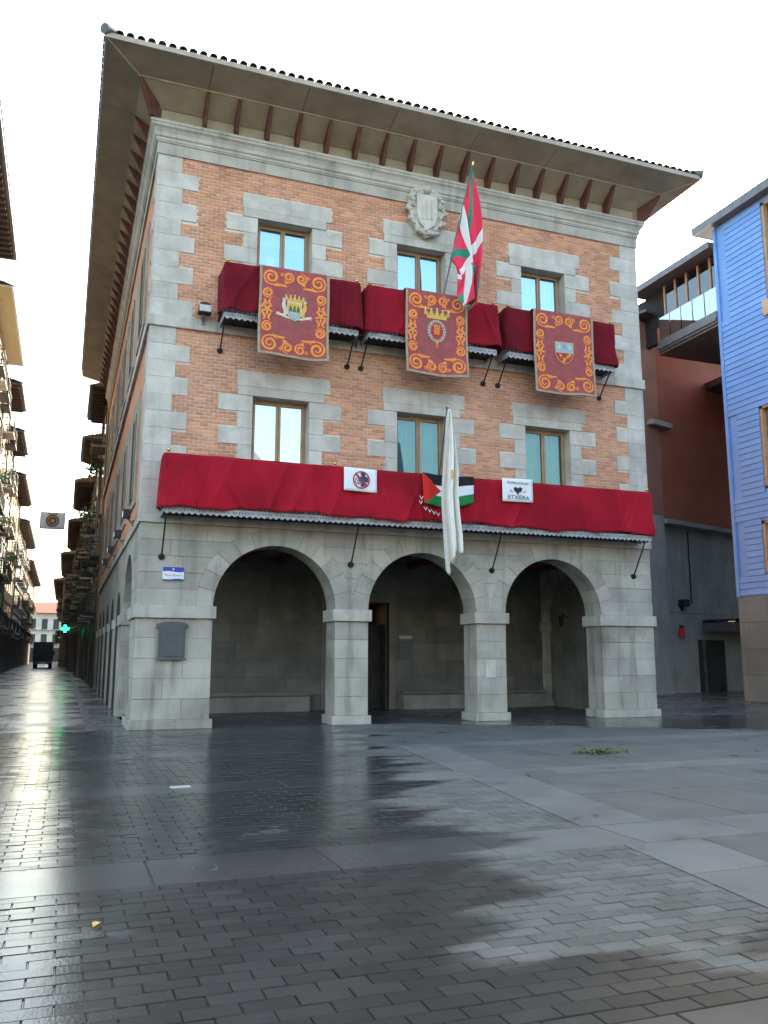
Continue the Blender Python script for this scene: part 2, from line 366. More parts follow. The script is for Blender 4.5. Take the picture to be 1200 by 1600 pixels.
for k, (x0, x1, y0, y1) in enumerate(pv):
    dz = random.uniform(-.0025, .0025)
    if k in pick:
        o = link('paver', paver_me, plaza, ((x0+x1)/2, (y0+y1)/2, dz)); o.rotation_euler = (random.gauss(0,.009), random.gauss(0,.006), random.gauss(0,.004))
        o.scale = (1, (y1-y0)/PHH, 1)
    else:
        v0 = len(rest.v); rest.tbox(x0+.0028, x1-.0028, y0+.0028, y1-.0028, -.028, dz, .004, random.random())
        ta, tb = random.gauss(0, .009), random.gauss(0, .006)
        for q in range(v0, v0+8):
            p = rest.v[q]; rest.v[q] = (p[0], p[1], p[2]+(p[1]-(y0+y1)/2)*ta+(p[0]-(x0+x1)/2)*tb)
stuff(rest.build('paver_field', PAVER, plaza))
# granite bands, slab by slab
for bi, (y0, y1) in enumerate(BANDS):
    x = -6.4+bi*.37
    while x < 23:
        ln = random.choice((1.15, 1.3, 1.45)); x2 = min(x+ln, 23.6)
        lo, hi = min(long_l(y0), long_l(y1)), max(long_r(y0), long_r(y1))
        MB().tbox(x+.006, x2-.006, y0+.006, y1-.006, -.03, random.uniform(-.001, .002), .005).build('granite_slab', SLAB, plaza)
        x = x2
# oblique band
for (a0, a1), (b0, b1) in zip(BANDS[:-2], BANDS[1:-1]):
    y = a1
    n = 3; h = (b0-a1)/n
    for j in range(n):
        ya, yb = a1+j*h+.004, a1+(j+1)*h-.004
        pts = [(long_l(ya)+.004, ya), (long_r(ya)-.004, ya), (long_r(yb)-.004, yb), (long_l(yb)+.004, yb)]
        MB().prism(pts[::-1], .0012, -.03, 'xy').build('granite_slab', SLAB, plaza)
# smooth slabs to the right of it and along the facade
for ci, ((a0, a1), (b0, b1)) in enumerate(zip(BANDS[:-1], BANDS[1:])):
    n = 2; h = (b0-a1)/n
    for j in range(n):
        ya, yb = a1+j*h, a1+(j+1)*h
        last = ci == len(BANDS)-2
        xs = 3.2 if last else None
        x = (3.2 if last else long_r(ya)); first = True
        while x < 23:
            x2 = min(x+1.3+(.2 if j else 0)+random.uniform(-.1, .1), 23.6)
            xa, xb = (x, x) if (last or not first) else (long_r(ya), long_r(yb))
            pts = [(xa+.007, ya+.007), (x2-.007, ya+.007), (x2-.007, yb-.007), (xb+.007, yb-.007)]
            MB().prism(pts[::-1], random.uniform(-.0015, 0), -.03, 'xy').build('paving_slab', SMOOTH, plaza)
            x = x2; first = False
# service covers and debris
def cover(x, y, r, label):
    o = MB()
    ring = [(x+r*math.cos(t*math.pi/12), y+r*math.sin(t*math.pi/12)) for t in range(24)]
    o.prism(ring[::-1], .008, -.01, 'xy'); e = o.build('service_cover', STEEL)
    inner = [(x+.86*r*math.cos(t*math.pi/12), y+.86*r*math.sin(t*math.pi/12)) for t in range(24)]
    MB().prism(inner[::-1], .012, .006, 'xy').build('lid', SLAB, e)
    return tag(e, label, 'cover')
cover(-.40, -13.72, .105, 'round pale service cover set in the near granite band')
cover(-.24, -5.4, .10, 'round service cover in the granite band closest to the corner pier')
e = MB().tbox(-.16,.10,-9.32,-9.18,-.01,.009,.004).build('drain_cover', LAMPM); tag(e, 'small pale rectangular cover in the middle granite band', 'cover')

# the side street: one sloping sheet with slabs, a gutter channel and joints
SL = .006
def sz(y): return SL*max(0, y-3)
st = MB(); st.grid(lambda u, v: (-9.5+9.5*u, 0+190*v, sz(190*v)-.004), 4, 60)
street = struct(st.build('street', STREET))
for j in range(30):
    y0 = .02+j*2.6; y1 = y0+2.59
    for i, (x0, x1) in enumerate(((-6.3,-4.4),(-4.38,-2.75),(-2.73,-.98),(-.72,-.02))):
        off = (i % 2)*1.3
        pts = [(x0, y0+off), (x1, y0+off), (x1, y1+off), (x0, y1+off)]
        b = MB(); z = random.uniform(0, .003)+.006
        b.add([(p[0], p[1], sz(p[1])+z) for p in pts]+[(p[0], p[1], sz(p[1])-.03) for p in pts], [(0,1,2,3),(0,4,5,1),(1,5,6,2),(2,6,7,3),(3,7,4,0)])
        b.build('street_slab', STREET, street)
gut = MB()
for j in range(110):
    y0 = .1+j*.5; gut.box(-.95,-.75, y0, y0+.44, sz(y0)-.03, sz(y0)+.004)
tag(gut.build('gutter_channel', IRON), 'dark slotted gutter channel running along the wet side street', 'gutter')
# passage floor to the right of the town hall
pf = MB().add([(W,0,-.004),(60,0,-.004),(60,60,-.004),(W,60,-.004)], [(0,1,2,3)])
struct(pf.build('passage_pavement', STREET))

# ------------------------------------------------------------------ town hall
TH = thing('town_hall', (0, 0, 0), 'arcaded brick and stone town hall with wide eaves and red drapes', 'town hall')
front = lambda u, d, z: (u, d, z)
left = lambda u, d, z: (d, u, z)
right = lambda u, d, z: (W-d, u, z)
def xf(mb, fr, flip=False):
    mb.v = [fr(*p) for p in mb.v]
    if flip: mb.f = [tuple(reversed(f)) for f in mb.f]
    return mb
def arcade(fr, flip, centres, ends, parent, cname, solid_to=None, first_split=(1.0,)):
    # piers, spandrels and voussoirs, each stone a piece, over a recessed core
    edges = []
    s0, s1 = ends
    spans = []
    prev = s0
    for c in centres: spans.append((prev, c)); prev = c
    spans.append((prev, s1))
    def lim(z, c, side, Rr):
        if z < Z_I1: return c+side*AR
        q = Rr*Rr-(z-Z_I1)**2
        return c+side*(math.sqrt(q) if q > 0 else 0.)
    # core
    core = MB()
    for k, (a, b) in enumerate(spans):
        zs = [0, Z_I1]+[Z_I1+AR*math.sin(t*math.pi/24) for t in range(1, 13)]+[Z_TOP]
        def L(z): return a+.012 if k == 0 else lim(z, a, 1, AR)+.02
        def Rt(z): return b-.012 if k == len(spans)-1 else lim(z, b, -1, AR)-.02
        for z0, z1 in zip(zs[:-1], zs[1:]):
            if z1-z0 < 1e-6: continue
            e = 1e-5
            q = [(L(z0+e), z0), (Rt(z0+e), z0), (Rt(z1-e), z1), (L(z1-e), z1)]
            core.prism(q, .014, PD-.014)
    arc = xf(core, fr, flip).build(cname, CORE, parent)
    rows = [(0, Z_PL)]
    n = 5; h = (Z_I0-Z_PL)/n
    rows += [(Z_PL+i*h, Z_PL+(i+1)*h) for i in range(n)]
    rows += [(Z_I0, Z_I1)]
    n = 5; h = (Z_TOP-Z_I1)/n
    rows += [(Z_I1+i*h, Z_I1+(i+1)*h) for i in range(n)]
    for k, (a, b) in enumerate(spans):
        for ri, (z0, z1) in enumerate(rows):
            g = .0025
            out = .07 if ri == 0 else (.075 if ri == 6 else 0.)      # plinth and impost stand proud
            zs = [z0+g, z1-g] if z1 <= Z_I1+.001 else [z0+g+(z1-z0-2*g)*t/5 for t in range(6)]
            def L(z): return a if k == 0 else lim(z, a, 1, ROUT if z > Z_I1 else AR)
            def Rt(z): return b if k == len(spans)-1 else lim(z, b, -1, ROUT if z > Z_I1 else AR)
            if z0 >= Z_I1-.001:
                zs = [z for z in zs if Rt(z)-L(z) > .03]
                if len(zs) < 2: continue
            w_mid = Rt(zs[len(zs)//2])-L(zs[len(zs)//2])
            ncut = max(1, round(w_mid/1.05)) if out == 0 else max(1, round(w_mid/1.6))
            ncut = 1 if w_mid < 1.25 else ncut
            cuts = [0.]+[ (i+ (.5*((ri % 2)-.5)))/ncut for i in range(1, ncut)]+[1.]
            ma = sum(L(z) for z in zs)/len(zs); mb_ = sum(Rt(z) for z in zs)/len(zs)
            for ci in range(len(cuts)-1):
                def lft(z): return L(z) if ci == 0 else ma+(mb_-ma)*cuts[ci]+.0035
                def rgt(z): return Rt(z) if ci == len(cuts)-2 else ma+(mb_-ma)*cuts[ci+1]-.0035
                ol = out if (ci == 0) else 0; orr = out if ci == len(cuts)-2 else 0
                pr = random.uniform(-.006, .006)
                pts = [(lft(z)-ol, z) for z in zs]+[(rgt(z)+orr, z) for z in reversed(zs)]
                c = .007
                mb = MB()
                cx = sum(p[0] for p in pts)/len(pts); cz = sum(p[1] for p in pts)/len(pts)
                def ins(p): return (p[0]+(c if p[0] < cx else -c), p[1]+(c if p[1] < cz else -c))
                nn = len(pts); f0 = -out+pr; f1 = PD+(out if out else -pr)
                inner = [ins(p) for p in pts]
                vs = [(p[0], f0, p[1]) for p in inner]+[(p[0], f0+c, p[1]) for p in pts]+[(p[0], f1-c, p[1]) for p in pts]+[(p[0], f1, p[1]) for p in inner]
                fs = [tuple(range(nn-1, -1, -1)), tuple(range(3*nn, 4*nn))]
                for t in range(3):
                    fs += [(t*nn+i, t*nn+(i+1) % nn, (t+1)*nn+(i+1) % nn, (t+1)*nn+i) for i in range(nn)]
                mb.add(vs, fs)
                xf(mb, fr, flip).build('impost_stone' if ri == 6 else ('plinth_stone' if ri == 0 else 'stone_block'), STONE_BAND if ri == 6 else STONE, arc)
    for c in centres:                                        # voussoirs
        nv = 13
        for i in range(nv):
            t0 = math.pi*i/nv+.003; t1 = math.pi*(i+1)/nv-.003
            ro = ROUT
            pts = []
            for q in range(4): t = t0+(t1-t0)*q/3; pts.append((c+AR*math.cos(t), Z_I1+AR*math.sin(t)))
            for q in range(4): t = t1-(t1-t0)*q/3; pts.append((c+ro*math.cos(t), min(Z_TOP, Z_I1+ro*math.sin(t))))
            pr = random.uniform(-.005, .005)
            mb = MB(); mb.prism(pts, -.004+pr, PD+.004-pr)
            xf(mb, fr, flip).build('voussoir', STONE, arc)
    return arc
arcade(front, False, ARCH, (0, W), TH, 'front_arcade')
SARC = [3.36]
arcade(left, True, SARC, (PD+.005, 5.6), TH, 'side_arcade')
arcade(right, False, SARC, (PD+.005, 5.6), TH, 'side_arcade')
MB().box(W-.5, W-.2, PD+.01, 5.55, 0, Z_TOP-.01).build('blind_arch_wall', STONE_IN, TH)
# thin keystone-level course over the arches
for (a, b) in ((0, 3.6), (3.61, 7.3), (7.31, 11.0), (11.01, W)):
    MB().cbox(a-(.05 if a == 0 else 0), b+(.05 if b == W else 0), -.05, .4, Z_TOP+.004, 5.06, .012).build('cornice_stone', STONE_BAND, TH)
MB().box(-.05, .4, .402, 5.6, Z_TOP+.004, 5.06).build('cornice_stone', STONE_BAND, TH)
MB().box(W-.4, W+.05, .402, DEP, Z_TOP+.004, 5.06).build('cornice_stone', STONE_BAND, TH)

# side wall towards the street: plinth, ashlar ground floor with slit openings, string, brick above
sw = MB(); sw.box(.0, .5, 5.605, DEP, 0, Z_TOP); ws = sw.build('side_ground_wall', STONE, TH)
for y in (5.6, 8.7, 12.2, 15.7, 19.2, 22.7):
    MB().box(-.055, .0, y, y+.5, 0, Z_I0).build('pilaster', STONE, ws)
    MB().box(-.09, .0, y-.05, y+.55, Z_I0, Z_I1).build('impost_stone', STONE_BAND, ws)
for y in (6.5, 10.0, 13.5, 17.0, 20.5):
    pts = [(y, .0), (y+1.6, .0), (y+1.6, 2.9)]+[(y+.8+.8*math.cos(t*math.pi/10), 2.9+.8*math.sin(t*math.pi/10)) for t in range(1, 10)]+[(y, 2.9)]
    MB().prism(pts, -.012, .1, 'yz').build('blind_arch_door', DARK, ws)
MB().box(W-.5, W, 5.605, DEP, 0, Z_TOP).build('side_ground_wall', STONE, TH); MB().box(.5, W-.5, DEP-.4, DEP, 0, 5.05).build('rear_ground_wall', STONE, TH)
MB().box(-.06, .5, 5.605, DEP, Z_TOP+.004, 5.06).build('cornice_stone', STONE_BAND, TH)

# brick walls (mortar bed with openings, bricks on top)
def cells_with_holes(x0, x1, z0, z1, holes):
    xs = sorted(set([x0, x1]+[h[0] for h in holes]+[h[1] for h in holes])); zs = sorted(set([z0, z1]+[h[2] for h in holes]+[h[3] for h in holes]))
    out = []
    for a, b in zip(xs[:-1], xs[1:]):
        for c, d in zip(zs[:-1], zs[1:]):
            mx, mz = (a+b)/2, (c+d)/2
            if not any(h[0] < mx < h[1] and h[2] < mz < h[3] for h in holes): out.append((a, b, c, d))
    return out
LOWT, UPT = 8.28, 13.19
WB0, WB1 = 5.16, 10.20
holes = [(x-WH, x+WH, WB0, LOWT) for x in WINX]+[(x-WH, x+WH, WB1, UPT) for x in WINX]
wall = MB()
for a, b, c, d in cells_with_holes(.0, W, 5.06, FR0, holes): wall.box(a, b, .0, .45, c, d)
brick_wall = wall.build('brick_wall', MORTAR, TH)
# stone pieces on the brick: quoins and window surrounds
stones = []
def quoin_set(z_top, z_bot, start_long):
    z = z_top; lng = start_long
    while z > z_bot+.05:
        h = .435; z0 = max(z_bot, z-h)
        if z0-z_bot < .2: z0 = z_bot
        stones.append((0, (1.0 if lng else .62)+random.uniform(-.03, .03), z0, z, 'quoin'))
        stones.append((W-((1.0 if lng else .62)+random.uniform(-.03, .03)), W, z0, z, 'quoin'))
        z = z0; lng = not lng
quoin_set(FR0, STR1, False); quoin_set(STR0, 5.06, False)
for tz, bz in ((LOWT, WB0), (UPT, WB1)):
    for x in WINX:
        xl, xr = x-WH, x+WH
        stones.append((xl-.42, xr+.55, tz+.24, tz+.66, 'lintel_cap'))
        stones.append((xl-.40, xr+.40, tz, tz+.236, 'lintel'))
        z = tz+.12; k = 0
        zz = tz
        while zz > bz+.05:
            z0 = max(bz, zz-.435)
            tooth = (k % 2 == 0)
            stones.append((xl-(.86 if tooth else .36)+random.uniform(-.03,.03), xl, z0, zz-.002, 'jamb_stone'))
            stones.append((xr, xr+(.86 if tooth else .40)+random.uniform(-.03,.03), z0, zz-.002, 'jamb_stone'))
            zz = z0; k += 1
for a, b, c, d, nm in stones:
    proud = {'quoin': .03, 'lintel_cap': .035, 'lintel': .045, 'jamb_stone': .03}[nm]+random.uniform(-.004, .004)
    left_e = -.03 if (nm == 'quoin' and a == 0) else a+.003
    right_e = W+.03 if (nm == 'quoin' and b == W) else b-.003
    dep = .5 if nm == 'quoin' else .02
    MB().cbox(left_e, right_e, -proud, .02 if nm != 'quoin' else (.6 if (b-a) < .8 else .9), c+.0015, d-.0015, .005).build(nm, STONE_UP, brick_wall)
MB().cbox(-.09, W+.09, -.09, .3, STR0, STR1, .015).build('string_course', STONE_BAND, TH)
MB().box(-.09, .3, .302, DEP, STR0, STR1).build('string_course', STONE_BAND, TH)
MB().box(W-.3, W+.09, .302, DEP, STR0, STR1).build('string_course', STONE_BAND, TH)
# bricks
BL, BH, JT = .215, .072, .02
bricks = []
nrow = 0; z = 5.07
excl = [(a, b, c, d) for a, b, c, d, _ in stones]+[(h[0], h[1], h[2], h[3]) for h in holes]+[(-1, W+1, STR0-.002, STR1+.002)]
while z < FR0-.02:
    zm = z+BH/2
    iv = sorted((a, b) for a, b, c, d in excl if c-.02 < zm < d+.02)
    free = []; x = 0.
    for a, b in iv:
        if a > x+.02: free.append((x, a))
        x = max(x, b)
    if x < W-.02: free.append((x, W))
    for a, b in free:
        off = (BL+JT)*(.5 if nrow % 2 else 0)
        k = math.floor((a-off)/(BL+JT)); xx = off+k*(BL+JT)
        while xx < b:
            q0, q1 = max(a+.004, xx), min(b-.004, xx+BL)
            if q1-q0 > .03: bricks.append((q0, q1, z, z+BH))
            xx += BL+JT
    z += BH+JT; nrow += 1
cand = []
for k, (a, b, c, d) in enumerate(bricks):
    if abs(b-a-BL) < 1e-3:
        px, py, w = pix(((a+b)/2, 0, c))
        if not (300 < px < 1016 and 712 < py < 840) and not (c < 6.5) : cand.append((w, k))
cand.sort(); pick = set(k for _, k in cand[:300])
brick_me = MB().cbox(-BL/2, BL/2, -.013, .012, -BH/2, BH/2, .004).mesh('brick', BRICK)
bulk = MB()
for k, (a, b, c, d) in enumerate(bricks):
    if k in pick:
        o = link('brick', brick_me, brick_wall, ((a+b)/2, random.uniform(-.004, .003), (c+d)/2))
    else:
        y = -.013+random.uniform(-.004, .003); dz = random.uniform(-.002, .002)
        bulk.add([(a,y,c+dz),(b,y,c+dz),(b,y,d+dz),(a,y,d+dz),(a,.004,c+dz),(b,.004,c+dz),(b,.004,d+dz),(a,.004,d+dz)], [(0,1,2,3),(0,4,5,1),(1,5,6,2),(2,6,7,3),(3,7,4,0)], random.random())
stuff(bulk.build('brick_field', BRICK, brick_wall))
# side walls above, roof deck, back
sb = MB(); sb.box(0.002, .45, .45, DEP, 5.06, FR0); side_w = sb.build('side_brick_wall', BRICK, TH)
MB().box(W-.45, W-.002, .45, DEP, 5.06, FR0).build('side_brick_wall', BRICK, TH)
MB().box(.45, W-.45, DEP-.4, DEP-.002, 5.06, FR0).build('rear_wall', BRICK, TH)
MB().box(.1, W-.1, 5.62, DEP, 4.9, 5.02).build('floor_slab', CORE, TH)
for zt, zb in ((LOWT, 5.9), (UPT, 10.9)):
    for y in (3.4, 7.2, 11.0, 14.8, 18.6, 22.4):
        f = MB().box(-.04, .003, y-1.4, y+1.4, zb-.25, zt+.45).build('window_surround', STONE, side_w)
        MB().box(-.05, -.041, y-.65, y+.65, zb, zt).build('pane', DARK, f)
        MB().box(-.075, -.051, y-.65, y-.58, zb, zt).build('frame', WOOD, f)
for z in [5.06+.87*i for i in range(5)]+[10.15+.87*i for i in range(5)]:
    MB().box(-.025, .0, .605 if True else 0, 1.0, z, z+.43).build('quoin', STONE, side_w)
# frieze and cornice, mitred round three sides
def ring(profile, name, mat):
    # profile: list of (offset outwards, z)
    pts = [(DEP, 0), (0, 0), (0, 1), (DEP, 1)]
    mb = MB(); n = len(profile)
    def at(i, o):
        return [(-o, DEP+0), (-o, -o), (W+o, -o), (W+o, DEP+0)][i]
    vs = []
    for i in range(4):
        for o, z in profile: x, y = at(i, o); vs.append((x, y, z))
    fs = []
    for i in range(3):
        for j in range(n-1): fs.append((i*n+j, (i+1)*n+j, (i+1)*n+j+1, i*n+j+1))
    mb.add(vs, fs); return mb.build(name, mat, TH)
ring([(-.2, FR0+.001), (.06, FR0+.001), (.06, FR1-.05), (.085, FR1-.045), (.085, FR1), (-.2, FR1)], 'frieze', STONE_BAND)
ring([(-.2, FR1+.001), (.10, FR1+.001), (.105, FR1+.07), (.14, FR1+.10), (.15, FR1+.2), (.19, FR1+.28), (.24, FR1+.33), (.25, CO1-.08), (.27, CO1-.07), (.27, CO1), (-.2, CO1+.02)], 'cornice', STONE_BAND)
ring([(0.10, CO1), (0.10, 15.45), (0.0, 15.45), (0.0, 16.05)], 'wall_plate', SOFFIT)
# eaves: two tilted strips of plaster panels, battens, rust red brackets
EO, EM, ZO, ZM, ZI = 1.48, .62, 16.37, 16.15, 15.78
joints = [1.10+2.498*i for i in range(6)]
def eave_pt(side, s, o, z):
    if side == 'f': return (s, -o, z)
    if side == 'l': return (-o, s, z)
    return (W+o, s, z)
def panel(side, s0a, s0b, s1a, s1b, oa, za, ob, zb):
    # s0a..: start at inner / outer, end inner / outer
    P_ = [eave_pt(side, s0a, oa, za), eave_pt(side, s1a, oa, za), eave_pt(side, s1b, ob, zb), eave_pt(side, s0b, ob, zb)]
    mb = MB(); mb.add(P_+[(p[0], p[1], p[2]+.05) for p in P_], [(0,1,2,3),(7,6,5,4),(0,4,5,1),(1,5,6,2),(2,6,7,3),(3,7,4,0)])
    return mb
soffit = MB().box(.02, W-.02, .02, DEP, 16.06, 16.12).build('roof_deck', SOFFIT, TH)
g = .008
def strip(side, js, s_end_fixed):
    lst = [None]+js+[None]
    for a, b in zip(lst[:-1], lst[1:]):
        for (oa, za, ob, zb) in ((0.02, ZI, EM, ZM), (EM, ZM+.02, EO, ZO)):
            def st_(v, o, first):
                if v is not None: return v+(g if first else -g)
                if first: return -o
                return (W+o) if side == 'f' else DEP+.3
            panel(side, st_(a, oa, True), st_(a, ob, True), st_(b, oa, False), st_(b, ob, False), oa, za, ob, zb).build('soffit_panel', SOFFIT, soffit)
strip('f', joints, None)
sj = [1.10+2.5*i for i in range(10)]
strip('l', sj, None); strip('r', sj, None)
# batten line between the two strips, and hip battens
MB().prism([(-EM, ZM-.005), (W+EM, ZM-.005), (W+EM, ZM+.03), (-EM, ZM+.03)], -EM-.02, -EM+.02).build('soffit_batten', SOFFIT_LINE, soffit)
MB().box(-EM-.02, -EM+.02, -EM, DEP, ZM-.005, ZM+.03).build('soffit_batten', SOFFIT_LINE, soffit)
MB().box(W+EM-.02, W+EM+.02, -EM, DEP, ZM-.005, ZM+.03).build('soffit_batten', SOFFIT_LINE, soffit)
MB().tube((-EM, -EM, ZM+.0), (-EO, -EO, ZO), .02, n=6).build('soffit_batten', SOFFIT_LINE, soffit)
MB().tube((W+EM, -EM, ZM+.0), (W+EO, -EO, ZO), .02, n=6).build('soffit_batten', SOFFIT_LINE, soffit)
br = [(.02, CO1+.03), (.17, CO1+.03), (.26, CO1+.12), (.60, ZM-.06), (.615, ZM-.01), (.02, ZI)]
br_f = MB().prism([(-o, z) for o, z in br][::-1], -.05, .05, 'yz').mesh('eave_bracket', RAFTER)
br_l = MB().prism([(-o, z) for o, z in br], -.05, .05, 'xz').mesh('eave_bracket', RAFTER)
br_r = MB().prism([(o, z) for o, z in br][::-1], -.05, .05, 'xz').mesh('eave_bracket', RAFTER)
for i in range(16): link('eave_bracket', br_f, soffit, (1.10+.8327*i, 0, 0))
for i in range(29):
    link('eave_bracket', br_l, soffit, (0, 1.10+.8327*i, 0)); link('eave_bracket', br_r, soffit, (W, 1.10+.8327*i, 0))
for sx, cx in ((-1, 0), (1, W)):               # hip brackets
    q = .707
    mb = MB()
    pts = [(.15, CO1+.02), (.40, CO1+.05), (.84, ZM-.09), (.87, ZM-.01), (.15, ZI+.02)]
    vs = []
    for t in (-.06, .06):
        for o, z in pts: vs.append((cx+sx*(o*q)+t*q, -o*q+sx*t*q, z))
    n = len(pts); mb.add(vs, [tuple(range(n)), tuple(range(2*n-1, n-1, -1))]+[(i, i+n, (i+1) % n+n, (i+1) % n) for i in range(n)])
    mb.build('hip_bracket', RAFTER, soffit)
ring([(EO-.1, ZO+.04), (EO-.1, ZO-.01), (EO+.02, ZO-.01), (EO+.03, ZO+.06), (EO+.03, ZO+.115), (EO-.3, ZO+.115)], 'fascia', FASCIA)
# roof
RZ = ZO+.12; rp = R(17)
rf = MB(); hw = W/2+EO; hz = RZ+hw*math.tan(rp)
rf.add([(-EO,-EO,RZ),(W+EO,-EO,RZ),(W+EO,DEP+.3,RZ),(-EO,DEP+.3,RZ),(W/2,W/2,hz),(W/2,DEP-W/2+1.5,hz)], [(0,1,4),(1,2,5,4),(2,3,5),(3,0,4,5)])
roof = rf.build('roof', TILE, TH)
tm = MB()
n = 8; ln = .62
for k, (y, r, zz) in enumerate(((0, .088, 0), (ln, .072, ln*math.tan(rp)))):
    for th in (1., .82):
        for i in range(n+1):
            a = math.pi*i/n; tm.v.append((r*th*math.cos(a), y, zz+r*th*math.sin(a)*1.0))
w_ = n+1
for i in range(n):
    tm.f += [(i, i+1, 2*w_+i+1, 2*w_+i), (w_+i+1, w_+i, 3*w_+i, 3*w_+i+1), (i+1, i, w_+i, w_+i+1)]
tm.m = [0]*len(tm.f); tm.r = [0.]*len(tm.f)
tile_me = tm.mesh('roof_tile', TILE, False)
nt = 70; pitch = (W+2*EO-.1)/nt
for i in range(nt+1):
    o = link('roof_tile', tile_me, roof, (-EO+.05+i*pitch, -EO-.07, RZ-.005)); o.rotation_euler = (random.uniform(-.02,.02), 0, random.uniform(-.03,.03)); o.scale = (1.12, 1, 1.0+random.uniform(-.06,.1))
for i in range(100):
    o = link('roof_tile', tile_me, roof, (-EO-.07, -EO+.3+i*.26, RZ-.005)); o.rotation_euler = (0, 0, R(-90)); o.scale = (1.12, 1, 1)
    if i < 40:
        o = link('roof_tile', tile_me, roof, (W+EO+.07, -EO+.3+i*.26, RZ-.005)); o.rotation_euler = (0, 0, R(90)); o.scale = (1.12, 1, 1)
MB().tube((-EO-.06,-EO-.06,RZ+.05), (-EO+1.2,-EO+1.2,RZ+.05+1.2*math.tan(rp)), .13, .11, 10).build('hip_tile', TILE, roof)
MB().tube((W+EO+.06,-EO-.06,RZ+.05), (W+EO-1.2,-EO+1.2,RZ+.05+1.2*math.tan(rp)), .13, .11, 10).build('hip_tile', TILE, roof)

# windows of the front
def th_window(x, zt, zb, blind, gm):
    rv = MB(); d = .28
    rv.box(x-WH-.02, x-WH+.001, .0, .9, zb, zt); rv.box(x+WH-.001, x+WH+.02, .0, .9, zb, zt); rv.box(x-WH, x+WH, 0., .9, zt-.001, zt+.02); rv.box(x-WH, x+WH, 0., .9, zb-.02, zb+.001)
    w = rv.build('window', STONE_UP, TH)
    fr = MB(); e = .065
    fr.box(x-WH, x-WH+e, d, d+.09, zb, zt); fr.box(x+WH-e, x+WH, d, d+.09, zb, zt); fr.box(x-WH+e, x+WH-e, d, d+.09, zt-e, zt); fr.box(x-WH+e, x+WH-e, d, d+.09, zb, zb+e)
    fr.build('window_frame', WOOD, w)
    for s in (-1, 1):
        a, b = (x-WH+e+.005, x-.006) if s < 0 else (x+.006, x+WH-e-.005)
        cs = MB(); t = .055
        cs.box(a, a+t, d-.025, d+.06, zb+e, zt-e-.004); cs.box(b-t, b, d-.025, d+.06, zb+e, zt-e-.004); cs.box(a+t, b-t, d-.025, d+.06, zt-e-t, zt-e-.004); cs.box(a+t, b-t, d-.025, d+.06, zb+e, zb+e+.3)
        cs.build('casement', WOOD, w)
        tl = random.uniform(-.004, .004)
        MB().add([(a+t, d+.012+tl, zb+e+.3), (b-t, d+.012-tl, zb+e+.3), (b-t, d+.016-tl, zt-e-t), (a+t, d+.016+tl, zt-e-t)], [(0,1,2,3)]).build('pane', gm, w)
    cm = MB(); y0 = d+.2
    if blind == 'blue':
        cm.grid(lambda u, v: (x-WH+2*WH*u, y0, zb+(zt-.5-zb)*v), 2, 2); cm.build('blind', BLIND, w)
        MB().box(x-.42, x-.2, d+.12, d+.125, zt-1.25, zt-.85).build('notice', PAPER, w)
        MB().box(x-WH, x+WH, y0+.05, y0+.07, zb, zt).build('blind', BLINDW, w)
    elif blind == 'pale':
        MB().grid(lambda u, v: (x-WH+2*WH*u, y0+.012*math.sin(u*60), zb+(zt-zb)*v), 60, 1).build('blind', BLINDW, w)
    else:
        MB().grid(lambda u, v: (x-WH+2*WH*u, y0+.03*math.sin(u*55+math.sin(u*9)*2), zb+(zt-zb)*v), 90, 1).build('curtain', CURTAIN, w, True)
    return w
for i, x in enumerate(WINX):
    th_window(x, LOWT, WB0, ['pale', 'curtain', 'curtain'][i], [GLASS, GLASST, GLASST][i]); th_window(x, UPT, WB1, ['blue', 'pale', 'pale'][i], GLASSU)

# loggia: floor, ceiling, back wall stones, bench, doorway
lf = MB(); lf.add([(.1,-.035,-.002),(W-.1,-.035,-.002),(W-.1,LOGY,.07),(.1,LOGY,.07)], [(0,1,2,3)]); lf.build('loggia_floor', LOGFLOOR, TH)
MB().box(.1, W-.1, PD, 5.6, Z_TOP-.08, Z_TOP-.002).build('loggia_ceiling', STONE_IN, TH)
for x in [1.2+1.1*i for i in range(12)]: MB().box(x, x+.2, PD+.01, LOGY, Z_TOP-.32, Z_TOP-.082).build('loggia_beam', RAFTER, TH)
DX0, DX1, DZ = 6.25, 8.25, 3.42
lw = MB()
for a, b, c, d in cells_with_holes(.1, W-.1, 0, Z_TOP, [(DX0, DX1, 0, DZ)]): lw.box(a, b, LOGY, LOGY+.6, c, d)
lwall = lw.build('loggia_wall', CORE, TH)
nz = 9; h = (Z_TOP-.1)/nz
for j in range(nz):
    x = .8-(.45 if j % 2 else 0)
    while x < W-.8:
        x2 = min(x+random.uniform(.75, 1.15), W-.7); zc = (j+.5)*h
        segs = [(x, x2)]
        if j*h < DZ-.05:
            segs = []
            if x < DX0-.25: segs.append((x, min(x2, DX0-.25)))
            if x2 > DX1+.25: segs.append((max(x, DX1+.25), x2))
        for a, b in segs:
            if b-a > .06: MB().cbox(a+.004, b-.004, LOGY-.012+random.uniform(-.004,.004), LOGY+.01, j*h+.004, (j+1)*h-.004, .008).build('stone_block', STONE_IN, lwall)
        x = x2
for a, b, c, d in ((DX0-.25, DX0, 0, DZ), (DX1, DX1+.25, 0, DZ), (DX0-.25, DX1+.25, DZ+.003, DZ+.3)):
    MB().cbox(a, b, LOGY-.05, LOGY+.3, c, d, .015).build('door_jamb', STONE_IN, lwall)
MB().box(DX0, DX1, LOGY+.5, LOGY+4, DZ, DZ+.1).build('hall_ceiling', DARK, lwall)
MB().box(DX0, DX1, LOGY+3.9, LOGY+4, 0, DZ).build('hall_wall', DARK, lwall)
MB().box(DX0+.9, DX0+1.35, LOGY+1.2, LOGY+1.25, 2.5, 3.3).build('lit_panel', WARM, lwall)
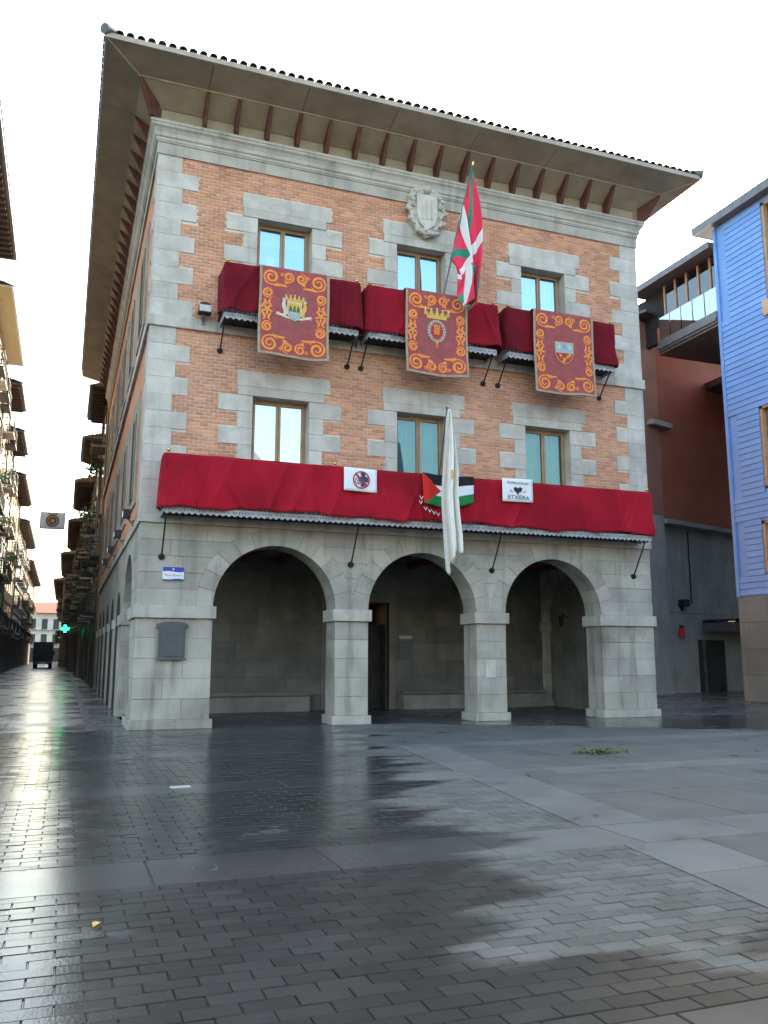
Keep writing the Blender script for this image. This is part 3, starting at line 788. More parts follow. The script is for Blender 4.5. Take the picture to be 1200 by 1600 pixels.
MB().box(DX0-.1, DX0, LOGY+.6, LOGY+4, 0, DZ).build('hall_wall', DARK, lwall)
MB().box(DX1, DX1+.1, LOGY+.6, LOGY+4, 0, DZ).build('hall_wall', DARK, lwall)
dl = MB().box(DX1-.09, DX1-.02, LOGY+.05, LOGY+1.0, .06, DZ-.05).build('door_leaf', DOORM, lwall)
for z0, z1 in ((.3, 1.2), (1.35, 2.3), (2.45, 3.2)): MB().box(DX1-.11, DX1-.09, LOGY+.17, LOGY+.88, z0, z1).build('door_panel', DOORM, lwall)
dl = MB().box(DX0+.02, DX0+1.0, LOGY+.45, LOGY+.52, .06, DZ-.05).build('door_leaf', DOORM, lwall)
MB().box(DX0+1.25, DX1-.12, LOGY+.42, LOGY+.48, .06, 2.75).build('door_leaf', DARK, lwall)
def bench(x0, x1, label):
    b = MB().cbox(x0, x1, LOGY-.42, LOGY-.02, 0, .52, .02).build('stone_bench', BENCHM); MB().cbox(x0-.03, x1+.03, LOGY-.47, LOGY-.02, .523, .64, .015).build('seat_slab', STONE_IN, b)
    return tag(b, label, 'bench')
bench(1.0, 5.55, 'long low stone bench behind the left arch of the arcade')
bench(8.6, 13.7, 'long low stone bench behind the middle and right arches')
# carved shield under the cornice: part of the building
SX, SZ_ = 7.42, 14.27
sh = MB()
out = [(1.12*a_, 1.15*b_) for a_, b_ in [(-.40,.52),(-.2,.60),(0,.54),(.2,.60),(.40,.52),(.50,.28),(.46,-.05),(.44,-.35),(.24,-.58),(0,-.72),(-.24,-.58),(-.44,-.35),(-.46,-.05),(-.50,.28)]]
sh.prism([(SX+x, SZ_+z) for x, z in out], -.20, -.03)
shield = sh.build('carved_shield', STONE_UP, TH)
inn = [(1.15*a_, 1.15*b_) for a_, b_ in [(-.27,.38),(0,.40),(.27,.38),(.28,-.1),(.2,-.38),(0,-.54),(-.2,-.38),(-.28,-.1)]]
fi = MB(); fi.prism([(SX+x, SZ_+z) for x, z in inn], -.27, -.2); fi.build('shield_field', STONE_UP, shield)
for k in range(26):
    t = k/26*2*math.pi; rx, rz = .50+.06*math.sin(k*2.3), .66+.07*math.cos(k*1.7)
    px_, pz_ = SX+rx*math.sin(t), SZ_-.03+rz*math.cos(t); dt = .45*math.sin(k*2.9)
    tx, tz_ = math.cos(t+dt), -math.sin(t+dt); ln3 = .10+.05*abs(math.sin(k*1.9))
    b3 = MB().tube((px_-tx*ln3, -.17, pz_-tz_*ln3), (px_+tx*ln3*.4, -.22, pz_+tz_*ln3*.4), .075, .05, 8); b3.ball((px_+tx*ln3*.5, -.22, pz_+tz_*ln3*.5), .07+.015*math.sin(k*3.1), 8)
    b3.build('carved_scroll', STONE_UP, shield, True)
for s in (-.14, 0, .14): MB().box(SX+s-.025, SX+s+.025, -.30, -.27, SZ_-.3, SZ_+.3).build('carved_bar', STONE_UP, shield)
MB().ball((SX, -.2, SZ_+.62), .16, 10, .8).build('carved_crest', STONE_UP, shield, True)

# balconies: slab, scalloped valance, railing, stays
def balcony(x0, x1, zf, rail_z, stays, foot_z, posts, d=.74):
    sl_ = MB(); sl_.box(x0, x1, -d, .0, zf-.07, zf); b = sl_.build('balcony', IRON, TH)
    ln_ = x1-x0
    # valance with scallops and pierced slots
    va = MB(); n = round(ln_/.145); p = ln_/n; zt, zb = zf+.015, zf-.115
    for fr_, L_, nn in ((0, ln_, n), (1, d, 5), (2, d, 5)):
        for i in range(nn):
            pp = L_/nn; a = i*pp; m_ = a+pp/2
            prof = [(a, zb), (a+pp*.2, zb-.02), (m_, zb-.05), (a+pp*.8, zb-.02), (a+pp, zb)]
            holes_ = [(a+pp*.22, a+pp*.36), (a+pp*.64, a+pp*.78)]
            def pt(s_, z, o=0):
                return (x0+s_, -d-.012+o, z) if fr_ == 0 else ((x0-.012+o, -d+s_, z) if fr_ == 1 else (x1+.012-o, -d+s_, z))
            z1_, z2_ = zf-.085, zf-.035
            def quad(q): va.add([pt(*w) for w in q], [tuple(range(len(q)))])
            quad([(a, z2_), (a+pp, z2_), (a+pp, zt), (a, zt)])
            quad(prof+[(a+pp, z1_), (a, z1_)])
            xs_ = [a, holes_[0][0], holes_[0][1], holes_[1][0], holes_[1][1], a+pp]
            for q0, q1 in ((0, 1), (2, 3), (4, 5)): quad([(xs_[q0], z1_), (xs_[q1], z1_), (xs_[q1], z2_), (xs_[q0], z2_)])
    v = va.build('valance', LACE, b); solidify(v, .012)
    rl = MB(); rl.box(x0, x1, -d, -d+.04, rail_z-.04, rail_z); rl.box(x0, x0+.04, -d, 0, rail_z-.04, rail_z); rl.box(x1-.04, x1, -d, 0, rail_z-.04, rail_z)
    i = 0
    while x0+i*.125 < x1: rl.box(x0+i*.125, x0+i*.125+.016, -d+.01, -d+.026, zf, rail_z-.04); i += 1
    rl.build('railing', IRON, b)
    for x in posts:
        k = MB(); k.tube((x, -d+.02, rail_z), (x, -d+.02, rail_z+.07), .018, .03, 8); k.ball((x, -d+.02, rail_z+.115), .05, 10); k.build('finial', GOLD, b, True)
    for x in stays:
        s_ = MB(); s_.tube((x, -d+.06, zf-.07), (x, -.03, foot_z), .02, n=7); s_.build('stay_rod', IRON, b)
        k = MB(); k.tube((x, .005, foot_z), (x, -.06, foot_z), .085, .07, 10); k.ball((x, -.07, foot_z), .05, 8); k.build('stay_boss', IRON, b)
    return b
balcony(.45, 14.20, 5.14, 6.40, (.52, 5.3, 9.39, 14.06), 4.04, (.5, 4.62, 10.1, 14.15))
UB = [(1.70, 5.20), (5.50, 9.28), (9.66, 13.18)]
for x0, x1 in UB: balcony(x0, x1, 10.13, 11.42, (x0+.03, x1-.06), 9.38, (x0+.04, x1-.04))

# ------------------------------------------------------------------ drapes
def drape(x0, x1, zt, zb, label, seed, amp, d=.78, sides=.7, mat=None):
    rn = random.Random(seed); ln_ = x1-x0; tot = ln_+2*sides
    waves = [(rn.uniform(1.6, 3.2), rn.uniform(0, 6.3), rn.uniform(.4, 1)) for _ in range(4)]
    waves2 = [(rn.uniform(5, 11), rn.uniform(0, 6.3), rn.uniform(.2, .6)) for _ in range(5)]
    slants = [(rn.uniform(0, tot), rn.uniform(-.7, .7), rn.uniform(.035, .10), rn.uniform(.5, 1.5)*rn.choice((1, 1, -.6))) for _ in range(int(tot*2.6)+3)]
    def fold(s, v):
        f = sum(a*math.sin(w*s+p+.8*v) for w, p, a in waves)*.28+sum(a*math.sin(w*s+p-1.2*v) for w, p, a in waves2)*.22
        for c, sl_, wd, a in slants:
            t = (s-c-sl_*v)/wd
            if abs(t) < 4: f += a*math.exp(-1.3*abs(t))*1.25
        return f
    def fn(u, v):
        s = u*tot; k = v**.6
        off = .014+1.5*amp*(.25+.75*k)*(.5+.5*math.tanh(1.5*fold(s, v)-.35))
        off = min(off, .135)
        z = zt-(zt-zb)*v
        z += (.030*math.sin(s*1.3+seed)+.022*math.sin(s*4.1+seed)+.012*math.sin(s*9.7+seed))*v+.012*math.sin(s*2.3+seed)*(1-v)
        if s < sides: p, q = (x0, -d*(s/sides)), (-1, 0)
        elif s < sides+ln_: p, q = (x0+(s-sides), -d), (0, -1)
        else: p, q = (x1, -d*(1-(s-sides-ln_)/sides)), (1, 0)
        return (p[0]+q[0]*off, p[1]+q[1]*off, z)
    mb = MB(); nu = int(tot*26); mb.grid(fn, nu, 22)
    # the turn over the rail
    o = mb.build('red_drape', mat or VELVET, None, True); solidify(o, .008)
    tp = MB(); tp.grid(lambda u, v: ((x0-.02)+(ln_+.04)*u, -d-.025+.10*v, zt+.004*math.sin(u*40)+.012*math.sin(math.pi*v)), int(ln_*10), 4)
    t = tp.build('rail_fold', mat or VELVET, o, True); solidify(t, .006)
    return tag(o, label, 'drape', 'red velvet drapes over the balconies')
drape(.42, 14.23, 6.42, 5.16, 'long red velvet drape covering the whole first floor balcony', 3, .075)
for i, ((x0, x1), lb) in enumerate(zip(UB, ('deep red velvet drape on the top floor balcony nearest the street corner', 'deep red velvet drape on the middle top floor balcony under the carved shield', 'deep red velvet drape on the top floor balcony furthest right'))):
    drape(x0-.02, x1+.02, 11.44, 10.17, lb, 11+i*4, .09, mat=(VELVET_D, VELVET_M, VELVET_D)[i])

# ------------------------------------------------------------------ tapestries
def tapestry(x0, x1, zt, zb, label, emblem, seed):
    w, h = x1-x0, zt-zb; y = -.955
    def S(u, v, off=0.):
        # u across, v down (0 top)
        wob = (.022*math.sin(u*7+seed)+.018*math.sin(u*13+seed*2))*v**1.5
        sag = .022*math.sin(u*6.2+seed*1.3)*v
        tw = .03*(u-.5)*v
        return Vector((x0+w*u+.012*math.sin(v*6+seed), y-off-wob-tw-.03*v, zt-h*v+sag))
    t = MB().grid(lambda u, v: S(u, v), 40, 50).build('tapestry', TAP, None, True); solidify(t, .012)
    MB().grid(lambda u, v: (x0+w*u, y+.16*v, zt+.02*math.sin(math.pi*v)-.01), 12, 5).build('rail_fold', TAP, t, True)
    e = .035
    for (u0, u1, v0, v1, nu, nv) in ((0, e, 0, 1, 2, 40), (1-e, 1, 0, 1, 2, 40), (e, 1-e, 1-e*.75, 1, 30, 2)):
        MB().grid(lambda a, b_: S(u0+(u1-u0)*a, v0+(v1-v0)*b_, .014), nu, nv).build('border', TAPEDGE, t, True)
    def to(p, off=.013): return S(p[0]/w, p[1]/h, off)
    def ribbon(pts, wid, mat, name, taper=True):
        mb = MB(); n = len(pts); vs = []
        for i, p in enumerate(pts):
            a = pts[max(0, i-1)]; b = pts[min(n-1, i+1)]; dx, dy = b[0]-a[0], b[1]-a[1]; L_ = math.hypot(dx, dy) or 1
            hw_ = wid*(.35+.65*math.sin(math.pi*min(1, max(0, (i+.5)/n)))) if taper else wid
            nx, ny = -dy/L_*hw_, dx/L_*hw_
            vs += [to((p[0]+nx, p[1]+ny)), to((p[0], p[1]), .02), to((p[0]-nx, p[1]-ny))]
        fs = []
        for i in range(n-1):
            a = i*3; fs += [(a, a+1, a+4, a+3), (a+1, a+2, a+5, a+4)]
        mb.add(vs, fs); return mb.build(name, mat, t)
    def spiral(cx, cy, r, dirn, start, turns=1.6):
        pts = []
        for i in range(27):
            q = i/26; a = start+dirn*q*turns*2*math.pi; rr = r*(1-.82*q); pts.append((cx+rr*math.cos(a), cy+rr*math.sin(a)))
        return pts
    def blob(cx, cy, r, petals, mat, name='flower', rot=0., sx=1., sy=1., off=.015):
        mb = MB(); n = petals*4; vs = [to((cx, cy), off+.006)]
        for i in range(n):
            a = rot+2*math.pi*i/n; rr = r*(.62+.38*math.cos(petals*(a-rot))) if petals > 2 else r
            vs.append(to((cx+rr*math.cos(a)*sx, cy+rr*math.sin(a)*sy), off))
        mb.add(vs, [(0, i+1, (i+1) % n+1) for i in range(n)]); return mb.build(name, mat, t)
    def poly(pts, mat, name, off=.017):
        mb = MB(); mb.add([to(p, off) for p in pts], [tuple(range(len(pts)))]); return mb.build(name, mat, t)
    m = .085
    R1, R2 = .225, .15
    for sx in (0, 1):
        X = lambda q: q if sx == 0 else w-q
        dx = 1 if sx == 0 else -1
        for sy in (0, 1):
            Y = lambda q: q if sy == 0 else h-q
            dn = dx*(1 if sy == 0 else -1)
            cx, cy = X(m+R1*.95), Y(m+R1*.9)
            st_ = math.atan2(Y(m+R1*2)-cy, X(m+R1*2.6)-cx)
            ribbon(spiral(cx, cy, R1, dn, st_, 1.9), .036, EMB, 'embroidered_scroll')
            # tail of the corner scroll, leaf and mid scroll along the top or bottom
            ribbon([(X(m+R1*1.2+.05*i), Y(m+R1*1.95-.05*math.sin(i/7*math.pi)*.6-.004*i)) for i in range(8)], .036, EMB, 'embroidered_leaf')
            ribbon(spiral(X(w/2-.165), Y(m+.15), R2, -dn, st_+2, 1.7), .033, EMB, 'embroidered_scroll')
            blob(X(w/2-.34), Y(m+.10), .075, 5, EMB)
            for a in (.35, .9, 1.5): ribbon([(X(w/2-.26+.026*i*math.cos(a)), Y(m+.27+.018*i*math.sin(a))) for i in range(6)], .022, EMB, 'embroidered_leaf')
            # along the sides
            ribbon(spiral(X(m+.14), Y(m+R1*2+.19), R2*.98, dn, st_, 1.8), .033, EMB, 'embroidered_scroll')
            ribbon([(X(m+.04+.04*math.sin(i*.7)), Y(m+R1*2+.36+.036*i)) for i in range(8)], .036, EMB, 'embroidered_leaf')
            ribbon([(X(m+.21-.04*math.sin(i*.7)), Y(m+R1*2+.36+.034*i)) for i in range(7)], .032, EMB, 'embroidered_leaf')
        blob(X(m+.13), h/2, .17, 5, EMB, rot=.3); blob(X(m+.13), h/2, .06, 6, EMBY, off=.024)
        ribbon([(X(m+.09+.05*math.sin(i)), h/2-.17+.01*i) for i in range(5)], .02, EMB, 'embroidered_leaf')
    cx, cy = w/2, h*.47
    def crown(cx, cy, s, mat):
        poly([(cx-s*.8, cy), (cx+s*.8, cy), (cx+s*.85, cy-s*.28), (cx-s*.85, cy-s*.28)], mat, 'crown_band')
        for k in range(5):
            q = (k-2)*s*.42; poly([(cx+q-s*.2, cy-s*.26), (cx+q+s*.2, cy-s*.26), (cx+q*1.12+s*.12, cy-s*.55), (cx+q*1.12, cy-s*(.78-.06*abs(k-2))), (cx+q*1.12-s*.12, cy-s*.55)], mat, 'crown_leaf', .019)
            blob(cx+q*1.12, cy-s*(.80-.06*abs(k-2)), s*.08, 2, EMBW, 'pearl', off=.02)
    if emblem == 0:
        shd = lambda s, o=0: [(cx-s*.17, cy-s*.2), (cx+s*.17, cy-s*.2), (cx+s*.17, cy+s*.08), (cx+s*.1, cy+s*.2), (cx, cy+s*.25), (cx-s*.1, cy+s*.2), (cx-s*.17, cy+s*.08)]
        poly([(p[0], p[1]) for p in shd(1.12)], EMBW, 'shield_edge'); poly(shd(1.), EMBY, 'shield', .021)
        poly([(cx-.165, cy+.04), (cx+.165, cy+.04), (cx+.165, cy+.08), (cx+.1, cy+.2), (cx, cy+.245), (cx-.1, cy+.2), (cx-.165, cy+.08)], EMBB, 'shield_water', .025)
        for k in (-1, 0, 1):
            poly([(cx+k*.1-.045, cy+.03), (cx+k*.1+.045, cy+.03), (cx+k*.1+.03, cy-.07), (cx+k*.1, cy-.16), (cx+k*.1-.03, cy-.07)], EMBG, 'shield_tree', .027)
            ribbon([(cx-.13+.26*i/8, cy+.09+.045*(k+1)+.01*math.sin(i*1.5)) for i in range(9)], .010, EMBW, 'wave_line').location.y = -.014
        crown(cx, cy-.22, .24, EMBY)
        for s in (-1, 1):
            ribbon([(cx+s*(.25+.03*math.sin(i*.9)), cy-.24+.055*i) for i in range(9)], .055, EMBW if s < 0 else EMBY, 'supporter')
            blob(cx+s*.27, cy-.26, .07, 5, EMBW, 'supporter_head'); blob(cx+s*.22, cy-.02, .07, 4, EMBY, 'supporter_arm')
            ribbon([(cx+s*(.12+.04*i), cy+.22-.012*i) for i in range(9)], .035, EMBW, 'supporter_base')
            blob(cx+s*.42, cy+.14, .07, 5, EMBW, 'supporter_foot')
        blob(cx, cy+.29, .09, 3, EMBG, 'foliage')
    elif emblem == 1:
        cy += .0
        blob(cx, cy, .37, 8, EMBG, 'wreath', sx=.9, sy=1.0, off=.014); blob(cx, cy, .25, 2, EMBB, 'wreath_ring', sx=.9, off=.018)
        n = 22
        for k in range(n):
            a = 2*math.pi*k/n; blob(cx+.245*math.cos(a), cy+.285*math.sin(a), .045, 4, EMBW, 'chain_link', off=.026)
        mb = MB(); pts = [(cx+.185*math.cos(a*math.pi/12), cy+.225*math.sin(a*math.pi/12)) for a in range(24)]
        poly(pts, EMBR, 'medallion', .026); [blob(cx+q_*.055, cy+w_*.07, .05, 3, EMBY if (q_+w_) % 2 else EMB, 'medallion_figure', rot=q_+w_, off=.032) for q_ in (-1, 0, 1) for w_ in (-2, -1, 0, 1)]
        crown(cx, cy-.34, .36, EMBY)
        for k in range(3): blob(cx, cy+.34+.06*k, .07-.012*k, 4, EMB, 'pendant', off=.028)
    else:
        top = cy-.26
        O = [(cx-.30, top), (cx+.30, top), (cx+.30, top+.34), (cx+.24, top+.5), (cx+.13, top+.60), (cx, top+.66), (cx-.13, top+.60), (cx-.24, top+.5), (cx-.30, top+.34)]
        poly(O, EMBY, 'shield_edge')
        sc = lambda p: (cx+(p[0]-cx)*.93, top+.02+(p[1]-top)*.94)
        poly([sc(O[0]), sc(O[1]), (cx+.279, top+.33), (cx-.279, top+.33)], EMBB, 'shield_top', .021)
        poly([(cx-.279, top+.33), (cx+.279, top+.33)]+[sc(p) for p in O[2:]], EMBR, 'shield_bottom', .021)
        for k in (-1, 0, 1):
            blob(cx+k*.16, top+.15, .085, 3+abs(k), EMBW if k else EMBG, 'shield_charge', sy=1.2, off=.026)
        blob(cx-.02, top+.24, .10, 6, EMBY, 'shield_charge', sx=1.4, sy=.5, off=.028)
        for (q, r_) in ((-.12, .40), (.1, .42), (0, .50), (-.04, .58), (.17, .37)): blob(cx+q, top+r_, .075, 5, EMBY, 'shield_lion', rot=q*9, off=.027)
    return tag(t, label, 'tapestry', 'embroidered tapestries on the top floor drapes')
tapestry(2.50, 4.33, 11.44, 9.08, 'plum tapestry with orange scrolls and a crowned shield with supporters', 0, .4)
tapestry(6.46, 8.28, 11.46, 9.10, 'plum tapestry with orange scrolls and a crowned oval medallion with green wreath', 1, 1.3)
tapestry(10.36, 12.34, 11.46, 9.02, 'plum tapestry with orange scrolls and a plain shield of pale top and red base', 2, 2.1)

# ------------------------------------------------------------------ posters and flags on the long drape
POS1, POS2 = (4.80, 5.68), (9.28, 10.22)
def on_drape(x, z, y=-.885): return Vector((x, y, z))
def poster(x0, x1, z0, z1, label, tilt=0.):
    cx, cz = (x0+x1)/2, (z0+z1)/2
    mb = MB(); mb.grid(lambda u, v: (x0+(x1-x0)*u, -.915-.012*math.sin(u*5+1)*math.sin(v*3+.4), z0+(z1-z0)*v+tilt*(u-.5)), 10, 8)
    o = mb.build('banner_poster', PAPER, None, True); solidify(o, .004); tag(o, label, 'poster'); return o, cx, cz
def flat(parent, pts, mat, name, y):
    return MB().prism(pts, y-.0015, y+.0015).build(name, mat, parent)
def annulus(parent, cx, cz, r0, r1, mat, name, y):
    mb = MB(); n = 32; vs = []
    for r in (r0, r1):
        for i in range(n): t = 2*math.pi*i/n; vs.append((cx+r*math.cos(t), y, cz+r*math.sin(t)))
    mb.add(vs, [(i, (i+1) % n, n+(i+1) % n, n+i) for i in range(n)]); o = mb.build(name, mat, parent); return o
def put_text(parent, s, cx, cz, size, mat, y, name='lettering', arc=0., shear=0., wide=1., stretch=1.):
    vs, fs = text_polys(s, size, shear)
    mb = MB(); out = []
    for x, z in vs:
        x *= wide; z *= stretch
        if arc: out.append((cx+x, y, cz+z-arc*x*x))
        else: out.append((cx+x, y, cz+z))
    mb.add(out, fs); return mb.build(name, mat, parent)
po, cx, cz = poster(POS1[0], POS1[1], 5.80, 6.40, 'white banner with a crossed out red circle on the long drape', -.02)
Yp = -.935
annulus(po, cx+.02, cz, .195, .228, REDP, 'red_ring', Yp)
flat(po, [(cx+.0, cz+.19), (cx+.12, cz+.19), (cx+.12, cz+.08), (cx+.2, cz+.08), (cx+.2, cz-.05), (cx+.1, cz-.05), (cx+.1, cz-.17), (cx+.0, cz-.17), (cx+.03, cz-.04), (cx-.04, cz-.02), (cx-.04, cz+.07), (cx+.03, cz+.09)], NAVY, 'dark_symbol', Yp+.002)
annulus(po, cx-.07, cz-.03, .065, .085, NAVY, 'dark_curve', Yp+.002); annulus(po, cx-.06, cz-.03, .02, .035, NAVY, 'dark_curve', Yp+.002)
q = .16; flat(po, [(cx+.02-q-.016, cz+q-.016), (cx+.02-q+.016, cz+q+.016), (cx+.02+q+.016, cz-q+.016), (cx+.02+q-.016, cz-q-.016)], REDP, 'red_bar', Yp-.002)
po, cx, cz = poster(POS2[0], POS2[1], 5.83, 6.47, 'white banner with a black heart shape and ETXERA lettering', .02)
put_text(po, 'ETXERA', cx+.02, cz-.20, .15, BLACK, Yp, arc=.05, wide=1.25)
put_text(po, 'Euskal presoak', cx, cz+.205, .10, BLACK, Yp, arc=-.0, shear=.3, wide=1.1)
flat(po, [(cx, cz-.14), (cx-.04, cz-.06), (cx-.12, cz+.0), (cx-.13, cz+.06), (cx-.06, cz+.09), (cx+.0, cz+.05), (cx+.07, cz+.1), (cx+.14, cz+.05), (cx+.1, cz-.03), (cx+.03, cz-.06)], BLACK, 'black_heart', Yp)
for s in (-1, 1): flat(po, [(cx+s*.16, cz-.05), (cx+s*.24, cz+.0), (cx+s*.25, cz-.015), (cx+s*.17, cz-.065)], REDP if s > 0 else BLACK, 'arrow_mark', Yp)

def uv_flag_mat(name, build):
    m, n, l, b, out = nodes_of(name)
    uv = n.new('ShaderNodeUVMap'); uv.uv_map = 'UVMap'; sx = n.new('ShaderNodeSeparateXYZ'); l.new(uv.outputs[0], sx.inputs[0])
    l.new(build(n, l, sx.outputs[0], sx.outputs[1]), b.inputs['Base Color']); b.inputs['Roughness'].default_value = .8; b.inputs['Specular IOR Level'].default_value = .2
    return m
def pal(n, l, u, v):
    c = mixc(n, l, mth(n, l, 'GREATER_THAN', v, .34), (.02, .22, .06), (.80, .80, .82))
    c = mixc(n, l, mth(n, l, 'GREATER_THAN', v, .67), c, (.02, .02, .022))
    tri = mth(n, l, 'LESS_THAN', u, mth(n, l, 'MULTIPLY', mth(n, l, 'SUBTRACT', .5, mth(n, l, 'ABSOLUTE', mth(n, l, 'SUBTRACT', v, .5))), .72))
    return mixc(n, l, tri, c, (.62, .03, .02))
def iku(n, l, u, v):
    red, grn, wht = (.80, .05, .11), (.03, .26, .16), (.80, .78, .76)
    d1 = mth(n, l, 'ABSOLUTE', mth(n, l, 'SUBTRACT', u, v)); d2 = mth(n, l, 'ABSOLUTE', mth(n, l, 'SUBTRACT', mth(n, l, 'ADD', u, v), 1.0))
    c = mixc(n, l, mth(n, l, 'LESS_THAN', mth(n, l, 'MINIMUM', d1, d2), .058), red, grn)
    e1 = mth(n, l, 'ABSOLUTE', mth(n, l, 'SUBTRACT', u, .5)); e2 = mth(n, l, 'ABSOLUTE', mth(n, l, 'SUBTRACT', v, .5))
    return mixc(n, l, mth(n, l, 'LESS_THAN', mth(n, l, 'MINIMUM', e1, mth(n, l, 'MULTIPLY', e2, .65)), .045), c, wht)
PALM = uv_flag_mat('striped_flag', pal); IKUM = uv_flag_mat('crossed_flag', iku)
def palf(u, v):
    A, B, C, D = Vector((6.97, 0, 5.62)), Vector((8.42, 0, 5.72)), Vector((8.44, 0, 6.43)), Vector((6.93, 0, 6.43))
    p = (A*(1-u)+B*u)*(1-v)+(D*(1-u)+C*u)*v
    p.z -= .13*math.sin(math.pi*u)*(.35+.65*(1-v)); p.y = -.925-.03*math.sin(u*9+.6)*(1.1-.6*v)-.02*math.sin(u*17); return p
o = MB().grid(palf, 40, 20).build('striped_flag', PALM, None, True); solidify(o, .004)
tag(o, 'black, white and green striped flag with red triangle on the long drape', 'flag')
# white brush writing on the drape below the flag
for k, (x, z) in enumerate(((6.97, 5.52), (7.09, 5.47), (7.21, 5.43), (7.33, 5.39), (6.86, 5.8), (6.84, 5.68))):
    MB().tube((x, -.94, z), (x+.05, -.94, z-.09), .009, n=5).tube((x+.05, -.94, z-.09), (x+.09, -.94, z-.01), .009, n=5).build('brush_mark', PAPER, o)
# white flag, limp on its slanted pole
wf = thing('white_flag', (7.45, -.75, 6.4), 'long limp white flag hanging from a slanted pole at the middle of the facade', 'flag')
MB().tube((0, 0, -.3), (-.06, -.78, 1.62), .022, n=8).build('flag_pole', STEEL, wf); 
MB().ball((-.06, -.79, 1.66), .045, 8).build('pole_tip', GOLD, wf)
def wfl(u, v):
    # v 0 top .. 1 bottom; width profile
    L_ = [(-.02, .03, 0), (-.10, .10, .12), (-.15, .17, .3), (-.20, .22, .45), (-.19, .21, .6), (-.14, .24, .75), (-.12, .28, .88), (-.08, .27, 1)]
    for a, b in zip(L_[:-1], L_[1:]):
        if a[2] <= v <= b[2]:
            t = (v-a[2])/(b[2]-a[2]); l_ = a[0]+(b[0]-a[0])*t; r_ = a[1]+(b[1]-a[1])*t; break
    fold = .15*math.sin(u*13+1.6*v)*(.3+v*.7)+.06*math.sin(u*29+2+v)
    x = l_+(r_-l_)*(.5+.5*math.sin((u-.5)*math.pi*.98)+.05*math.sin(u*19))
    end = -3.95-.30*math.cos(u*4.2)-.1*math.sin(u*10)
    z = 1.60+(end)*v*(1.0)
    return (-.03+x+.02*math.sin(v*7), -.80-fold, z)
o = MB().grid(wfl, 60, 60).build('flag_cloth', WHITE, wf, True); solidify(o, .004)
mb = MB().prism([(-.03, -.02), (.03, -.03), (.035, -.24), (-.005, -.28), (-.035, -.23)], -.93, -.925); mb.build('flag_emblem', EMBY, wf)
# red, white and green flag on the top floor pole
fl = thing('crossed_flag', (7.58, -.75, 11.4), 'red flag with green and white crosses hanging limp from the top floor pole', 'flag')
T = Vector((.60, -.88, 3.62))
MB().tube((0, 0, -.3), tuple(T), .024, n=8).build('flag_pole', STEEL, fl); MB().ball(tuple(T*1.012), .05, 8, 1.6).build('pole_tip', GOLD, fl)
def ikf(u, v):
    # v 1 at the pole tip, 0 at the lower hoist; u 0 at the pole, 1 at the free end
    hoist = T*(.30+.70*v)
    A = Vector((.60, -.95, -.55)); Bq = Vector((.42, -.8, -.30))
    fly = Bq*(1-v)+A*v
    p = hoist*(1-u)+fly*u
    p.x += .19*math.sin(math.pi*u)**1.0*(v**1.3)*.95-.05*math.sin(u*9)*(1-v)*.5
    p.y -= .22*math.sin(v*13+u*4)*(.2+.8*u)+.10*math.sin(v*24+u*6)*(.3+.7*u)
    p.x += .10*math.sin(v*13+u*4+1.2)*u+.05*math.sin(v*24+u*5)*u
    return p
o = MB().grid(ikf, 50, 44).build('flag_cloth', IKUM, fl, True); solidify(o, .004)

# ------------------------------------------------------------------ fittings on the facade
def floodlight(x, y, z, face, label, grp, s=1.):
    b = thing('floodlight', (x, y, z), label, 'lamp', grp, face)
    MB().box(-.05*s, .05*s, -.02, .1, -.16*s, .04*s).build('wall_bracket', STEEL, b)
    h_ = MB(); h_.prism([(-.19*s, .10*s), (.19*s, .10*s), (.16*s, .36*s), (.08*s, .42*s), (-.08*s, .42*s), (-.16*s, .36*s)], -.34*s, -.08*s); h_.build('lamp_housing', IRON, b)
    MB().box(-.17*s, .17*s, -.36*s, -.345*s, .13*s, .33*s).build('lamp_glass', LAMPM, b)
    MB().tube((0, -.0, -.1*s), (0, -.2*s, .12*s), .03*s, n=6).build('lamp_arm', STEEL, b)
    return b
floodlight(1.27, -.1, 10.12, 0, 'grey floodlight on the string course beside the first drape', 'facade floodlights', .85)
floodlight(5.36, -.1, 10.05, 0, 'grey floodlight squeezed between the first and second top floor drapes', 'facade floodlights', .85)
for k, y in enumerate((1.7, 5.6, 9.6, 13.6)):
    floodlight(-.08, y, 5.12, R(-90), ['first', 'second', 'third', 'fourth'][k]+' wall lamp from the street corner, above the side arcade', 'side wall lamps', .72)
sg = MB().cbox(.56, 1.06, -.045, -.008, 3.48, 3.80, .004).build('street_sign', PAPER); tag(sg, 'small white enamel street name sign with blue top on the corner pier', 'sign')
def wavy(z0, z1, a, top):
    pts = []
    for i in range(13): x = .562+.496*i/12; pts.append((x, z0+a*math.sin(i/12*2*math.pi)))
    return pts
e_ = wavy(3.69, 0, .012, 0); flat(sg, e_+[(1.058, 3.798), (.562, 3.798)], BLUEP, 'blue_header', -.047)
e_ = wavy(3.51, 0, -.012, 0); flat(sg, [(.562, 3.482), (1.058, 3.482)]+e_[::-1], BLUEP, 'blue_footer', -.047)
put_text(sg, 'Plaza Zaharra', .81, 3.60, .075, STEEL, -.0475)
annulus(sg, .81, 3.745, .0, .022, PAPER, 'small_crest', -.0495)
pl = MB(); xc = .845
arcp = [(xc+.31, 1.62), (xc+.31, 2.36)]+[(xc+.37, 2.36), (xc+.37, 2.42)]+[(xc+.37*math.cos(t*math.pi/8), 2.42+.08*math.sin(t*math.pi/8)) for t in range(1, 8)]+[(xc-.37, 2.42), (xc-.37, 2.36), (xc-.31, 2.36), (xc-.31, 1.62)]
pl.prism(arcp[::-1], -.075, -.008); pq = pl.build('memorial_plaque', PLAQUE); tag(pq, 'dark lead plaque with arched top on the corner pier', 'plaque')
